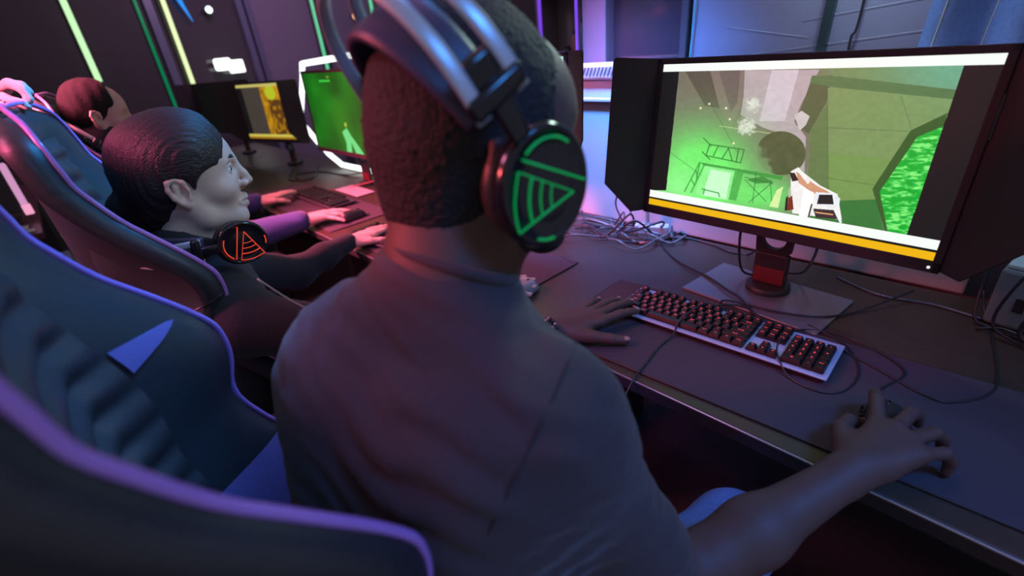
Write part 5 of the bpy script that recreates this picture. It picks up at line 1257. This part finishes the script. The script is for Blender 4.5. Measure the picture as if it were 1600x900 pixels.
# right-hand corner: white box with cables
wb = empty('network_box', (.135, 1.33, 0), math.radians(-8), 'white box behind dark cables at the right edge', 'box')
box('body', (.02, .0, .068), (.23, .12, .126), mat('teal_grey_enamel', (.18, .24, .27), .4), wb, bev=.008)
box('lid', (.02, .0, .136), (.22, .11, .010), mat('pale_lid', (.5, .75, .75), .3), wb, bev=.003)
for k in range(5): box('vent_slot', (-.05+.03*k, -.0605, .06), (.016, .002, .03), M_black, wb, bev=0)
for i, pl in enumerate([[(.02, 1.39, .22), (.015, 1.33, .12), (.02, 1.28, .02), (.05, 1.27, .004), (.12, 1.24, .004)], [(.10, 1.25, .22), (.06, 1.24, .12), (.05, 1.235, .03), (.10, 1.22, .005)],
                        [(.16, 1.22, .20), (.11, 1.22, .11), (.09, 1.22, .03), (.15, 1.20, .006)], [(.03, 1.25, .004), (.07, 1.26, .012), (.14, 1.23, .010), (.25, 1.24, .008)]]):
    cable(pl, .0045 if i == 2 else .0030, M_cable, ['dark cable nearest the monitor hood at the right edge', 'dark cable hanging across the white box, left of the thick one', 'thickest dark cable hanging across the white box', 'dark cable lying on the desk before the white box'][i])
# cables on the far part of the desk
for i, (pl, lab) in enumerate([([(-2.62, 1.30, .02), (-2.75, 1.22, .004), (-3.0, 1.18, .004), (-3.1, 1.05, .004), (-2.8, 1.0, .004)], 'dark cable curling on the desk between the yellow and green monitors'),
                               ([(-2.25, 1.25, .05), (-2.45, 1.10, .005), (-2.50, 1.0, .004), (-2.55, .93, .02)], 'reddish cable running to the far keyboard'),
                               ([(-3.3, 1.12, .004), (-3.0, .98, .004), (-2.9, 1.08, .004), (-3.2, 1.25, .004)], 'dark cable under the yellow monitor')]):
    cable(pl, .004, [M_cable, mat('red_cable', (.25, .05, .06), .4), M_cable][i], lab)
pp = empty('paper_sheet', (-2.36, 1.07, .0045), 0, 'pale card lying on the desk below the green monitor', 'card'); box('sheet', (0, 0, 0), (.25, .10, .002), mat('card', (.5, .48, .55), .4), pp, bev=0)
# things seen low at the left, beyond the chairs: a second desk row
d2 = empty('side_desk', (-4.25, -.52, FZ), 0, 'dark low desk of another row at the left, beyond the chairs', 'desk')
box('desktop', (0, 0, .72), (1.9, .72, .03), mat('dark_red_board', (.10, .03, .045), .4), d2)
for x in (-.9, .9): box('leg_panel', (x, 0, .352), (.03, .66, .704), M_black, d2)
pl_ = empty('edge_lit_screen', (-3.62, -.19, -.0005), math.radians(-8), 'pink edge-lit panel standing on the side desk at the left', 'screen')
box('panel', (-.05, -.13, .17), (.02, .24, .26), M_black, pl_, bev=.003); box('foot', (-.05, -.13, .012), (.12, .16, .020), M_black, pl_, bev=.003)
bm = bmesh.new(); add_box(bm, (-.035, .0, .17), (.02, .03, .26), .006); from_bm('light_edge', bm, led('bar_pink', (.72, .34, .60), .85), pl_)
box('light_edge', (-.035, .002, .052), (.024, .036, .055), led('bar_rose', (1, .4, .62), .9), pl_, bev=.004)
cb = empty('cabinet', (-3.62, -.30, FZ), 0, 'lilac low cabinet below the side desk at the left', 'cabinet')
box('body', (0, 0, .26), (.30, .36, .50), mat('lilac_board', (.30, .28, .46), .5), cb, bev=.004)
box('door', (.154, 0, .26), (.008, .34, .47), mat('lilac_door', (.34, .32, .52), .45), cb, bev=.002)
box('handle', (.165, .12, .30), (.012, .012, .10), M_metal, cb)
sl = empty('papers', (-3.42, -.22, .0005), 0, 'two pale cards lying on the side desk at the left', 'card')
box('card', (0, 0, .003), (.10, .03, .004), mat('card', (.5, .48, .55), .4), sl, bev=0); box('card', (.10, .02, .003), (.06, .035, .004), mat('card', (.5, .48, .55), .4), sl, bev=0)
